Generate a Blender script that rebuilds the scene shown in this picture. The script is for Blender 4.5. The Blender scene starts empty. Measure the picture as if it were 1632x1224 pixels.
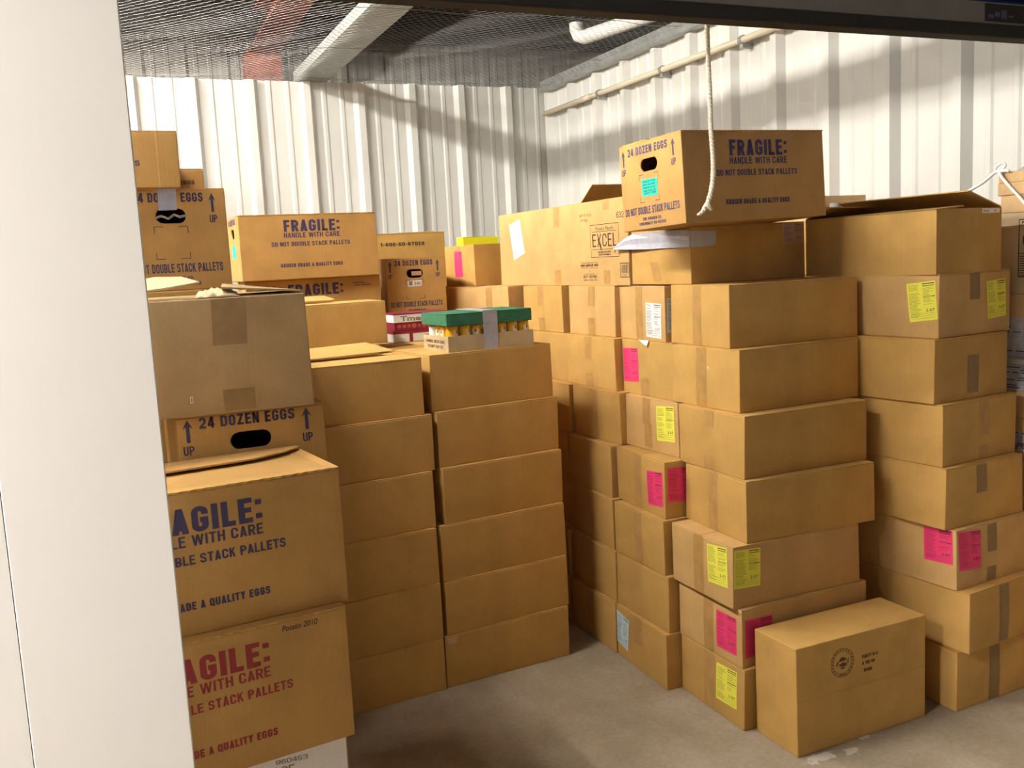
import bpy, bmesh, math, random
from mathutils import Vector, Matrix, Euler
PI = math.pi
S = bpy.context.scene
COL = S.collection

# ------------------------------------------------------------------ camera
F_PX = 1505.58
cam_d = bpy.data.cameras.new('camera')
cam = bpy.data.objects.new('camera', cam_d)
COL.objects.link(cam)
cam_d.sensor_fit = 'HORIZONTAL'
cam_d.sensor_width = 36.0
cam_d.lens = 36.0 * F_PX / 1632.0
cam_d.clip_start = 0.05
cam_d.clip_end = 100
psi, th, rho = 0.409226667, 0.129641950, -0.0514855551
r0 = Vector((math.cos(psi), -math.sin(psi), 0))
fw = Vector((math.sin(psi) * math.cos(th), math.cos(psi) * math.cos(th), -math.sin(th)))
u0 = r0.cross(fw)
rr = math.cos(rho) * r0 + math.sin(rho) * u0
uu = -math.sin(rho) * r0 + math.cos(rho) * u0
cam.matrix_world = Matrix(((rr.x, uu.x, -fw.x, 0), (rr.y, uu.y, -fw.y, 0), (rr.z, uu.z, -fw.z, 1.5), (0, 0, 0, 1)))
S.camera = cam

# ------------------------------------------------------------------ world, exposure
W = bpy.data.worlds.new('world')
S.world = W
W.use_nodes = True
W.node_tree.nodes['Background'].inputs[0].default_value = (1.0, 0.86, 0.66, 1)
W.node_tree.nodes['Background'].inputs[1].default_value = 0.19
S.view_settings.view_transform = 'Standard'
S.view_settings.look = 'None'
S.view_settings.gamma = 1.0
S.view_settings.use_curve_mapping = False
S.view_settings.exposure = 0.13
UNIT_LAMP = 288.0        # radiance of the tubes above the netting
HALL_LAMP = 1000.0        # radiance of the tubes over the aisle behind the camera

# ------------------------------------------------------------------ helpers
def setp(o, label=None, cat=None, group=None, kind=None):
    if label: o['label'] = label
    if cat: o['category'] = cat
    if group: o['group'] = group
    if kind: o['kind'] = kind
    return o

def empty(name, label, cat, loc=(0, 0, 0), rot=(0, 0, 0), group=None):
    o = bpy.data.objects.new(name, None)
    o.empty_display_size = 0.05
    COL.objects.link(o)
    o.location = loc
    o.rotation_euler = rot
    return setp(o, label, cat, group)

class MB:
    def __init__(self):
        self.v = []; self.f = []; self.m = []
    def add(self, vs, fs, mi=0):
        b = len(self.v)
        self.v += [tuple(p) for p in vs]
        for f in fs:
            self.f.append(tuple(b + i for i in f)); self.m.append(mi)
    def box(self, x0, x1, y0, y1, z0, z1, mi=0, M=None):
        vs = [Vector((x, y, z)) for z in (z0, z1) for y in (y0, y1) for x in (x0, x1)]
        if M is not None: vs = [M @ p for p in vs]
        self.add(vs, [(0, 2, 3, 1), (4, 5, 7, 6), (0, 1, 5, 4), (2, 6, 7, 3), (0, 4, 6, 2), (1, 3, 7, 5)], mi)
    def prism(self, poly, off, mi=0):
        """polygon (list of 3D points) given thickness along vector off"""
        off = Vector(off)
        a = [Vector(p) for p in poly]; n = len(a)
        self.add(a + [p + off for p in a], [tuple(range(n - 1, -1, -1)), tuple(range(n, 2 * n))] +
                 [(i, (i + 1) % n, n + (i + 1) % n, n + i) for i in range(n)], mi)
    def tube(self, pts, r, n=8, mi=0, caps=True):
        pts = [Vector(p) for p in pts]
        rs = r if isinstance(r, (list, tuple)) else [r] * len(pts)
        up = None; rings = []
        for i, p in enumerate(pts):
            t = (pts[min(i + 1, len(pts) - 1)] - pts[max(i - 1, 0)]).normalized()
            if up is None:
                up = t.orthogonal().normalized()
            up = (up - t * up.dot(t))
            up = up.normalized() if up.length > 1e-6 else t.orthogonal().normalized()
            s = t.cross(up)
            rings.append([p + (up * math.cos(2 * PI * k / n) + s * math.sin(2 * PI * k / n)) * rs[i] for k in range(n)])
        vs = [q for ring in rings for q in ring]
        fs = []
        for i in range(len(pts) - 1):
            for k in range(n):
                fs.append((i * n + k, i * n + (k + 1) % n, (i + 1) * n + (k + 1) % n, (i + 1) * n + k))
        if caps:
            fs.append(tuple(range(n - 1, -1, -1)))
            fs.append(tuple((len(pts) - 1) * n + k for k in range(n)))
        self.add(vs, fs, mi)
    def lathe(self, prof, n=20, mi=0, c=(0, 0, 0)):
        vs = []; fs = []
        for r, z in prof:
            vs += [(c[0] + r * math.cos(2 * PI * k / n), c[1] + r * math.sin(2 * PI * k / n), c[2] + z) for k in range(n)]
        for i in range(len(prof) - 1):
            for k in range(n):
                fs.append((i * n + k, i * n + (k + 1) % n, (i + 1) * n + (k + 1) % n, (i + 1) * n + k))
        fs.append(tuple(range(n - 1, -1, -1)))
        fs.append(tuple((len(prof) - 1) * n + k for k in range(n)))
        self.add(vs, fs, mi)
    def obj(self, name, mats, parent=None, smooth=False, loc=(0, 0, 0), bevel=0):
        me = bpy.data.meshes.new(name)
        me.from_pydata(self.v, [], self.f)
        for m in (mats if isinstance(mats, (list, tuple)) else [mats]): me.materials.append(m)
        me.polygons.foreach_set('material_index', self.m)
        if smooth: me.polygons.foreach_set('use_smooth', [True] * len(me.polygons))
        me.update()
        o = bpy.data.objects.new(name, me)
        COL.objects.link(o)
        o.parent = parent
        o.location = loc
        if bevel:
            md = o.modifiers.new('bevel', 'BEVEL'); md.width = bevel; md.segments = 2; md.limit_method = 'ANGLE'
        return o

# ------------------------------------------------------------------ materials
def nodes(name):
    m = bpy.data.materials.new(name); m.use_nodes = True
    nt = m.node_tree
    return m, nt, nt.nodes['Principled BSDF']

def plain(name, col, rough=0.6, metal=0.0, spec=0.4, emit=0.0):
    m, nt, b = nodes(name)
    b.inputs['Base Color'].default_value = (*col, 1)
    b.inputs['Roughness'].default_value = rough
    b.inputs['Metallic'].default_value = metal
    b.inputs['Specular IOR Level'].default_value = spec
    if emit:
        b.inputs['Emission Color'].default_value = (*col, 1)
        b.inputs['Emission Strength'].default_value = emit
    return m

def L(nt, a, b): nt.links.new(a, b)

def noise(nt, coord, scale, detail=3, rough=0.55, vec=None):
    n = nt.nodes.new('ShaderNodeTexNoise')
    n.inputs['Scale'].default_value = scale; n.inputs['Detail'].default_value = detail; n.inputs['Roughness'].default_value = rough
    if vec is not None:
        mp = nt.nodes.new('ShaderNodeMapping'); mp.inputs['Scale'].default_value = vec
        L(nt, coord, mp.inputs['Vector']); L(nt, mp.outputs[0], n.inputs['Vector'])
    else:
        L(nt, coord, n.inputs['Vector'])
    return n.outputs[0]

def ramp(nt, fac, stops):
    r = nt.nodes.new('ShaderNodeValToRGB')
    e = r.color_ramp.elements
    e[0].position, e[0].color = stops[0][0], (*stops[0][1], 1)
    e[1].position, e[1].color = stops[-1][0], (*stops[-1][1], 1)
    for p, c in stops[1:-1]:
        q = e.new(p); q.color = (*c, 1)
    L(nt, fac, r.inputs[0])
    return r.outputs[0]

def mixc(nt, fac, a, b, mode='MIX'):
    n = nt.nodes.new('ShaderNodeMix'); n.data_type = 'RGBA'; n.blend_type = mode
    for s, v in ((n.inputs[0], fac), (n.inputs[6], a), (n.inputs[7], b)):
        if isinstance(v, (int, float)): s.default_value = v
        elif isinstance(v, tuple): s.default_value = (*v, 1)
        else: L(nt, v, s)
    return n.outputs[2]

def kraft(name, col, mottle=0.12, rough=0.78):
    """corrugated board: liner colour, fibre flecks, faint flute lines, a little tone per carton"""
    m, nt, b = nodes(name)
    tc = nt.nodes.new('ShaderNodeTexCoord').outputs['Object']
    oi = nt.nodes.new('ShaderNodeObjectInfo').outputs['Random']
    dark = tuple(c * (1 - mottle) for c in col); lite = tuple(min(1, c * (1 + mottle)) for c in col)
    c1 = ramp(nt, noise(nt, tc, 7, 4), [(0.3, dark), (0.7, lite)])
    fl = ramp(nt, noise(nt, tc, 420, 2, 0.7), [(0.32, (0.80, 0.78, 0.76)), (0.5, (1, 1, 1)), (0.72, (1.08, 1.08, 1.08))])
    c2 = mixc(nt, 0.55, c1, fl, 'MULTIPLY')
    vert = noise(nt, tc, 1, 1, 0.5, (210, 210, 1.2))
    c3 = mixc(nt, 0.25, c2, ramp(nt, vert, [(0.3, (0.86, 0.85, 0.84)), (0.65, (1, 1, 1))]), 'MULTIPLY')
    c4 = mixc(nt, 0.5, c3, ramp(nt, oi, [(0.0, (0.90, 0.89, 0.87)), (1.0, (1.06, 1.04, 1.02))]), 'MULTIPLY')
    L(nt, c4, b.inputs['Base Color'])
    b.inputs['Roughness'].default_value = rough
    b.inputs['Specular IOR Level'].default_value = 0.22
    bp = nt.nodes.new('ShaderNodeBump'); bp.inputs['Strength'].default_value = 0.10; bp.inputs['Distance'].default_value = 0.002
    L(nt, vert, bp.inputs['Height']); L(nt, bp.outputs[0], b.inputs['Normal'])
    return m

def mottled(name, a, b_, scale=6, rough=0.6, metal=0.0, detail=5, bump=0.0, vec=None):
    m, nt, b = nodes(name)
    tc = nt.nodes.new('ShaderNodeTexCoord').outputs['Object']
    n = noise(nt, tc, scale, detail, 0.6, vec)
    L(nt, ramp(nt, n, [(0.3, a), (0.7, b_)]), b.inputs['Base Color'])
    b.inputs['Roughness'].default_value = rough; b.inputs['Metallic'].default_value = metal
    b.inputs['Specular IOR Level'].default_value = 0.35
    if bump:
        bp = nt.nodes.new('ShaderNodeBump'); bp.inputs['Strength'].default_value = bump; bp.inputs['Distance'].default_value = 0.003
        L(nt, n, bp.inputs['Height']); L(nt, bp.outputs[0], b.inputs['Normal'])
    return m

def concrete():
    m, nt, b = nodes('floor_concrete')
    tc = nt.nodes.new('ShaderNodeTexCoord').outputs['Object']
    base = ramp(nt, noise(nt, tc, 2.2, 8, 0.62), [(0.28, (0.25, 0.20, 0.145)), (0.5, (0.36, 0.295, 0.215)), (0.75, (0.45, 0.385, 0.30))])
    fine = ramp(nt, noise(nt, tc, 60, 5, 0.7), [(0.3, (0.72, 0.72, 0.72)), (0.6, (1, 1, 1)), (0.85, (1.2, 1.2, 1.2))])
    c = mixc(nt, 0.7, base, fine, 'MULTIPLY')
    drift = ramp(nt, noise(nt, tc, 5, 6, 0.65, (1.0, 0.45, 1)), [(0.45, (1, 1, 1)), (0.7, (0.74, 0.70, 0.66))])
    c = mixc(nt, 0.6, c, drift, 'MULTIPLY')
    for (px_, py_, sx_, sy_) in ((1.822, 2.058, .075, .032), (1.93, 2.045, .035, .020), (2.02, 2.09, .03, .018), (1.70, 2.03, .02, .012)):
        mp = nt.nodes.new('ShaderNodeMapping'); mp.vector_type = 'TEXTURE'
        mp.inputs['Location'].default_value = (px_, py_, 0); mp.inputs['Scale'].default_value = (sx_, sy_, 1)
        nn = nt.nodes.new('ShaderNodeTexNoise'); nn.inputs['Scale'].default_value = 45; nn.inputs['Detail'].default_value = 4
        L(nt, tc, nn.inputs['Vector'])
        ad = nt.nodes.new('ShaderNodeVectorMath'); ad.operation = 'MULTIPLY_ADD'; ad.inputs[1].default_value = (.10, .10, 0)
        L(nt, nn.outputs[1], ad.inputs[0]); L(nt, tc, ad.inputs[2])
        sb = nt.nodes.new('ShaderNodeVectorMath'); sb.operation = 'SUBTRACT'; sb.inputs[1].default_value = (.05, .05, 0); L(nt, ad.outputs[0], sb.inputs[0])
        L(nt, sb.outputs[0], mp.inputs['Vector'])
        ln_ = nt.nodes.new('ShaderNodeVectorMath'); ln_.operation = 'LENGTH'; L(nt, mp.outputs[0], ln_.inputs[0])
        c = mixc(nt, ramp(nt, ln_.outputs['Value'], [(0.55, (.85, .85, .85)), (0.8, (0, 0, 0))]), c, (.58, .53, .46))
    L(nt, c, b.inputs['Base Color'])
    b.inputs['Roughness'].default_value = 0.62
    b.inputs['Specular IOR Level'].default_value = 0.35
    return m

def tape_mat(name, col, rough=0.3):
    m, nt, b = nodes(name)
    tc = nt.nodes.new('ShaderNodeTexCoord').outputs['Object']
    n = noise(nt, tc, 30, 4, 0.6)
    L(nt, ramp(nt, n, [(0.3, tuple(c * 0.88 for c in col)), (0.7, tuple(min(1, c * 1.1) for c in col))]), b.inputs['Base Color'])
    b.inputs['Roughness'].default_value = rough
    b.inputs['Specular IOR Level'].default_value = 0.25
    return m

M = {}
M['kraft'] = kraft('kraft_board', (0.54, 0.325, 0.100))
M['kraft_pale'] = kraft('kraft_board_pale', (0.58, 0.365, 0.145))
M['kraft_egg'] = kraft('kraft_board_egg', (0.51, 0.295, 0.098))
M['kraft_grey'] = kraft('kraft_board_greyish', (0.39, 0.27, 0.135), 0.16)
M['kraft_white'] = kraft('white_board', (0.88, 0.87, 0.87), 0.03)
M['tan'] = kraft('tan_board', (0.62, 0.42, 0.22))
M['torn'] = kraft('torn_board', (0.52, 0.41, 0.25), 0.2)
M['tape'] = tape_mat('brown_tape', (0.44, 0.255, 0.085), 0.45)
M['tape_dark'] = tape_mat('dark_brown_tape', (0.27, 0.175, 0.078), 0.5)
M['duct'] = tape_mat('duct_tape', (0.46, 0.47, 0.55), 0.32)
M['duct'].node_tree.nodes['Principled BSDF'].inputs['Metallic'].default_value = 0.25
M['navy'] = plain('navy_ink', (0.055, 0.045, 0.11), 0.7)
M['black'] = plain('black_ink', (0.03, 0.025, 0.025), 0.7)
M['red'] = plain('red_ink', (0.30, 0.035, 0.04), 0.7)
M['brownink'] = plain('brown_ink', (0.10, 0.05, 0.03), 0.7)
M['pink'] = plain('pink_paper', (0.86, 0.055, 0.19), 0.6)
M['pink_ink'] = plain('ink_on_pink', (0.52, 0.03, 0.12), 0.6)
M['yellow'] = plain('yellow_paper', (0.88, 0.84, 0.10), 0.6)
M['yellow_ink'] = plain('ink_on_yellow', (0.46, 0.44, 0.07), 0.6)
M['blue'] = plain('pale_blue_paper', (0.62, 0.76, 0.82), 0.6)
M['blue_ink'] = plain('ink_on_blue', (0.20, 0.27, 0.33), 0.6)
M['teal'] = plain('teal_paper', (0.02, 0.62, 0.47), 0.6)
M['teal_ink'] = plain('ink_on_teal', (0.01, 0.22, 0.2), 0.6)
M['white'] = plain('white_paper', (0.82, 0.82, 0.82), 0.55)
M['peach'] = plain('peach_paper', (0.62, 0.36, 0.21), 0.6)
M['grey_ink'] = plain('grey_ink', (0.25, 0.23, 0.22), 0.7)
M['steel_white'] = mottled('white_painted_steel', (0.60, 0.595, 0.56), (0.66, 0.655, 0.625), 3, 0.38)
M['jamb'] = mottled('jamb_paint', (0.80, 0.795, 0.785), (0.83, 0.825, 0.815), 5, 0.5)
M['galv'] = mottled('galvanised_steel', (0.30, 0.31, 0.30), (0.46, 0.47, 0.46), 14, 0.42, 0.55, 6)
M['wire'] = plain('netting_wire', (0.20, 0.195, 0.19), 0.45, 0.4)
M['pvc'] = plain('cream_conduit', (0.72, 0.65, 0.49), 0.45)
M['pvc_white'] = plain('white_pipe', (0.72, 0.70, 0.66), 0.45)
M['primer'] = mottled('red_primer', (0.17, 0.035, 0.016), (0.34, 0.085, 0.042), 6, 0.6)
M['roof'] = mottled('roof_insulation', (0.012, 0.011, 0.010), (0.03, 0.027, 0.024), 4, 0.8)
M['outer'] = mottled('outer_wall_sheet', (0.25, 0.23, 0.205), (0.30, 0.28, 0.25), 3, 0.55)
M['rubber'] = plain('black_rubber', (0.012, 0.011, 0.011), 0.7)
M['doorgrey'] = mottled('door_grey', (0.13, 0.125, 0.12), (0.16, 0.155, 0.15), 20, 0.55)
M['doorblue'] = mottled('door_blue', (0.01, 0.03, 0.22), (0.015, 0.045, 0.30), 12, 0.5)
M['rope'] = mottled('cotton_rope', (0.62, 0.55, 0.43), (0.75, 0.69, 0.57), 90, 0.9)
M['hanger'] = plain('white_plastic', (0.86, 0.86, 0.86), 0.35)
M['lidgreen'] = mottled('green_lid', (0.024, 0.125, 0.062), (0.038, 0.17, 0.088), 30, 0.75)
M['jar'] = plain('yellow_jar', (0.75, 0.40, 0.015), 0.35)
M['jar_label'] = plain('jar_label_cream', (0.80, 0.62, 0.28), 0.5)
M['jar_blue'] = plain('jar_emblem', (0.14, 0.07, 0.20), 0.5)
M['can'] = plain('grey_can', (0.38, 0.38, 0.38), 0.4, 0.4)
M['maroon'] = mottled('maroon_card', (0.20, 0.012, 0.035), (0.30, 0.02, 0.06), 12, 0.45)
M['neon'] = plain('neon_yellow_card', (0.93, 0.90, 0.02), 0.6)
M['paper_blue'] = mottled('bluish_newsprint', (0.42, 0.44, 0.52), (0.60, 0.62, 0.68), 40, 0.8)
M['clear'] = plain('grey_plastic', (0.42, 0.40, 0.38), 0.2)
M['tube'] = plain('lamp_tube', (1.0, 0.95, 0.85), 0.4, emit=UNIT_LAMP)
M['tube2'] = plain('hall_lamp_tube', (1.0, 0.93, 0.86), 0.4, emit=HALL_LAMP)
M['enamel'] = plain('lamp_reflector', (0.85, 0.85, 0.85), 0.4)
M['paint_chip'] = mottled('paint_chip', (0.50, 0.47, 0.43), (0.60, 0.57, 0.53), 50, 0.7)
M['inside'] = plain('dark_interior', (0.05, 0.03, 0.015), 0.9)

# carton boxes: near corner x, y, yaw, width, depth, base z, height
BOX = {
 'R3_1': (1.73, 2.295, -0.0129, 0.51, 0.348, 0, 0.199),
 'R3_2': (1.736, 2.306, 0.0155, 0.5092, 0.342, 0.199, 0.19),
 'R3_3': (1.719, 2.325, -0.0076, 0.505, 0.3392, 0.389, 0.1993),
 'R3_4': (1.782, 2.331, -0.035, 0.5024, 0.35, 0.5883, 0.1967),
 'R3_5': (1.797, 2.357, 0.0097, 0.4987, 0.3519, 0.7849, 0.2002),
 'R3_6': (1.825, 2.41, 0.0449, 0.5067, 0.3569, 0.9852, 0.2008),
 'R3_7': (1.83, 2.465, -0.0259, 0.515, 0.3448, 1.186, 0.2027),
 'R2_1': (1.676, 2.653, -0.0278, 0.5, 0.3529, 0, 0.1976),
 'R2_2': (1.697, 2.66, -0.0007, 0.5, 0.3521, 0.1976, 0.1993),
 'R2_3': (1.7, 2.682, -0.0011, 0.5, 0.3344, 0.3969, 0.1932),
 'R2_4': (1.721, 2.7, -0.0455, 0.5, 0.3504, 0.5901, 0.1988),
 'R2_5': (1.804, 2.73, 0.0405, 0.5, 0.333, 0.7889, 0.1931),
 'R2_6': (1.822, 2.785, 0.035, 0.5, 0.322, 0.982, 0.2041),
 'R2_7': (1.827, 2.831, -0.0279, 0.5, 0.3244, 1.186, 0.1984),
 'R1_1': (1.685, 3.013, 0.0317, 0.5, 0.35, 0, 0.1987),
 'R1_2': (1.694, 3.017, 0, 0.5, 0.35, 0.1987, 0.1952),
 'R1_3': (1.702, 3.036, -0.0367, 0.5, 0.35, 0.3939, 0.1944),
 'R1_4': (1.72, 3.065, -0.0116, 0.5, 0.3528, 0.5883, 0.1991),
 'R1_5': (1.766, 3.063, 0.0495, 0.5, 0.3492, 0.7874, 0.1985),
 'R1_6': (1.779, 3.111, 0.0291, 0.5, 0.3733, 0.9859, 0.201),
 'R1_7': (1.815, 3.156, 0.0332, 0.5, 0.363, 1.187, 0.198),
 'R0_7': (1.787, 3.55, 0.0412, 0.51, 0.3568, 1.187, 0.198),
 'R9_7': (1.72, 3.96, 0.2235, 0.51, 0.509, 1.187, 0.198),
 'R4_1': (2.383, 2.068, 0.0406, 0.365, 0.51, 0, 0.1961),
 'R4_2': (2.408, 2.041, 0.1155, 0.365, 0.51, 0.1961, 0.1977),
 'R4_3': (2.393, 2.084, 0.0747, 0.365, 0.51, 0.3938, 0.1948),
 'R4_4': (2.373, 2.107, 0.0548, 0.3688, 0.51, 0.5886, 0.1974),
 'R4_5': (2.379, 2.128, 0.0873, 0.3668, 0.51, 0.786, 0.1993),
 'R4_6': (2.367, 2.15, 0.0873, 0.3592, 0.51, 0.9853, 0.2035),
 'R4_7': (2.398, 2.162, 0.0873, 0.353, 0.51, 1.189, 0.2016),
 'OPEN': (2.39, 2.167, 0.0457, 0.2994, 0.5576, 1.39, 0.2005),
 'TAPED': (1.851, 2.7, 0.0437, 0.5052, 0.3534, 1.389, 0.1973),
 'EXCEL': (1.829, 3.062, 0.0244, 0.46, 1.15, 1.385, 0.3302),
 'PINK8': (1.699, 4.3, 0.0783, 0.3, 0.3378, 1.385, 0.2021),
 'FRONT': (1.766, 2.093, 0.01, 0.5134, 0.187, 0, 0.3353),
 'B_1': (1.013, 3.055, 0.0699, 0.5118, 0.35, 0, 0.1938),
 'B_2': (1.028, 3.055, 0.0856, 0.5072, 0.35, 0.1938, 0.1945),
 'B_3': (1.027, 3.064, 0.0887, 0.5115, 0.35, 0.3883, 0.2012),
 'B_4': (1.05, 3.076, 0.103, 0.497, 0.35, 0.5894, 0.2003),
 'B_5': (1.05, 3.098, 0.1063, 0.502, 0.35, 0.7898, 0.197),
 'B_6': (1.045, 3.125, 0.0977, 0.5004, 0.35, 0.9868, 0.1996),
 'A_1': (0.498, 3.016, 0.059, 0.51, 0.3, 0, 0.1907),
 'A_2': (0.5014, 3.012, 0.0737, 0.51, 0.3, 0.1907, 0.2005),
 'A_3': (0.5032, 3.019, 0.0743, 0.51, 0.3, 0.3912, 0.1986),
 'A_4': (0.5084, 3.029, 0.0816, 0.51, 0.3, 0.5899, 0.1978),
 'A_5': (0.5229, 3.046, 0.0799, 0.51, 0.3, 0.7876, 0.1981),
 'A_6': (0.5028, 3.061, 0.0837, 0.51, 0.3, 0.9858, 0.1967),
 'WHITE': (-0.1774, 1.975, -0.084, 0.58, 0.3, 0, 0.522),
 'EGG1': (-0.1816, 1.811, 0.1213, 0.6, 0.312, 0.522, 0.286),
 'EGG2': (-0.1686, 1.847, 0.1047, 0.5996, 0.312, 0.808, 0.2837),
 'EGGEND': (0.14, 2.235, 0, 0.335, 0.5, 0.913, 0.2751),
 'BROWN': (-0.0731, 2.225, -0.0317, 0.52, 0.4, 1.188, 0.2627),
 'EGGTAPE': (0.076, 2.801, 0.0555, 0.29, 0.6, 1.465, 0.2802),
 'TS': (-0.352, 2.765, 0.0131, 0.6, 0.29, 1.745, 0.1517),
 'GGS': (-0.26, 3.08, 0.0037, 0.6, 0.29, 1.745, 0.0831),
 'PLAIN': (0.5667, 3.56, 0, 0.46, 0.2579, 1.21, 0.1597),
 'FRAG2': (0.6009, 4.238, -0.015, 0.6012, 0.31, 1.19, 0.2789),
 'FRAG1': (0.5827, 4.162, 0.0211, 0.6032, 0.31, 1.469, 0.2789),
 'EGGB': (1.259, 4.317, -0.0455, 0.289, 0.6, 1.258, 0.2804),
 'RYDER': (1.372, 5.05, -0.0286, 0.45, 0.3, 1.377, 0.3),
 'TRAY': (1.133, 3.163, 0.0577, 0.3382, 0.2974, 1.186, 0.0577),
 'R0_1': (1.674, 3.375, 0.0317, 0.5, 0.35, 0, 0.1987),
 'R0_2': (1.682, 3.379, 0, 0.5, 0.35, 0.1987, 0.1952),
 'R0_3': (1.728, 3.396, -0.0367, 0.5, 0.35, 0.3939, 0.1944),
 'R0_4': (1.724, 3.43, -0.0116, 0.5, 0.35, 0.5883, 0.1991),
 'R0_5': (1.736, 3.418, 0.0495, 0.5, 0.35, 0.7874, 0.1985),
 'R0_6': (1.781, 3.489, 0.0291, 0.5, 0.35, 0.9859, 0.201),
}

# ------------------------------------------------------------------ lettering
_tc = {}
def glyphs(text, bold=0.022):
    k = (text, bold)
    if k not in _tc:
        cu = bpy.data.curves.new('lettering', 'FONT')
        cu.body = text; cu.size = 1.0; cu.offset = bold; cu.resolution_u = 3; cu.fill_mode = 'FRONT'
        o = bpy.data.objects.new('lettering', cu)
        COL.objects.link(o)
        bpy.context.view_layer.update()
        me = bpy.data.meshes.new_from_object(o.evaluated_get(bpy.context.evaluated_depsgraph_get()))
        vs = [(v.co.x, v.co.y) for v in me.vertices]
        fs = [tuple(p.vertices) for p in me.polygons]
        bpy.data.objects.remove(o); bpy.data.curves.remove(cu); bpy.data.meshes.remove(me)
        x0 = min(v[0] for v in vs); x1 = max(v[0] for v in vs)
        _tc[k] = ([((x - x0) / (x1 - x0), y / 0.70) for x, y in vs], fs)
    return _tc[k]

def T(text, s0, s1, v0, v1, dv=0.0, bold=0.022, lean=0.0):
    """text between s0..s1 on a face, baseline v0, cap height v1, dv = rise over its length"""
    vs, fs = glyphs(text, bold)
    return ([(s0 + (s1 - s0) * x + lean * y * (v1 - v0), v0 + (v1 - v0) * y + dv * x) for x, y in vs], fs)
def Rc(s0, s1, v0, v1):
    return ([(s0, v0), (s1, v0), (s1, v1), (s0, v1)], [(0, 1, 2, 3)])
def Po(*p):
    return (list(p), [tuple(range(len(p)))])
def ring(cx, cy, r0_, r1_, n=40, sx=1.0):
    vs = []; fs = []
    for k in range(n):
        a = 2 * PI * k / n
        vs += [(cx + r0_ * math.cos(a) * sx, cy + r0_ * math.sin(a)), (cx + r1_ * math.cos(a) * sx, cy + r1_ * math.sin(a))]
        b = (k + 1) % n
        fs.append((2 * k, 2 * k + 1, 2 * b + 1, 2 * b))
    return (vs, fs)
def frame(s0, s1, v0, v1, t):
    return [Rc(s0, s1, v0, v0 + t), Rc(s0, s1, v1 - t, v1), Rc(s0, s0 + t, v0 + t, v1 - t), Rc(s1 - t, s1, v0 + t, v1 - t)]
def arrow(c, v0, v1, wd):
    m = v1 - (v1 - v0) * 0.42
    k = v1 - (v1 - v0) * 0.30
    return [Rc(c - wd * .17, c + wd * .17, v0, k), Po((c, v1), (c - wd * .5, m), (c - wd * .17, k), (c + wd * .17, k), (c + wd * .5, m))]

def _arc(cx, cy, rx, ry, a0, a1, n=5):
    return [(cx + rx * math.cos(math.radians(a0 + (a1 - a0) * i / n)), cy + ry * math.sin(math.radians(a0 + (a1 - a0) * i / n))) for i in range(n + 1)]
def _ribbon(ps, t, closed=False):
    q_ = []
    for p in ps:
        if not q_ or abs(p[0] - q_[-1][0]) + abs(p[1] - q_[-1][1]) > 1e-4: q_.append(p)
    if closed and abs(q_[0][0] - q_[-1][0]) + abs(q_[0][1] - q_[-1][1]) < 1e-4: q_.pop()
    ps = q_
    n = len(ps); vs = []
    for i in range(n):
        p = Vector((*ps[i], 0))
        a = Vector((*ps[(i - 1) % n], 0)) if closed or i else None
        c = Vector((*ps[(i + 1) % n], 0)) if closed or i < n - 1 else None
        d0 = (p - a).normalized() if a is not None else None
        d1 = (c - p).normalized() if c is not None else None
        if d0 is None: m = Vector((-d1.y, d1.x, 0))
        elif d1 is None: m = Vector((-d0.y, d0.x, 0))
        else:
            n0 = Vector((-d0.y, d0.x, 0)); n1 = Vector((-d1.y, d1.x, 0)); m = n0 + n1
            m = m / max(.35, m.dot(n0)) if m.length > 1e-6 else n0
        vs += [(p.x + m.x * t / 2, p.y + m.y * t / 2), (p.x - m.x * t / 2, p.y - m.y * t / 2)]
    fs = [(2 * i, 2 * i + 1, 2 * i + 3, 2 * i + 2) for i in range(n - 1)]
    if closed: fs.append((2 * n - 2, 2 * n - 1, 1, 0))
    return vs, fs
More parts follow.
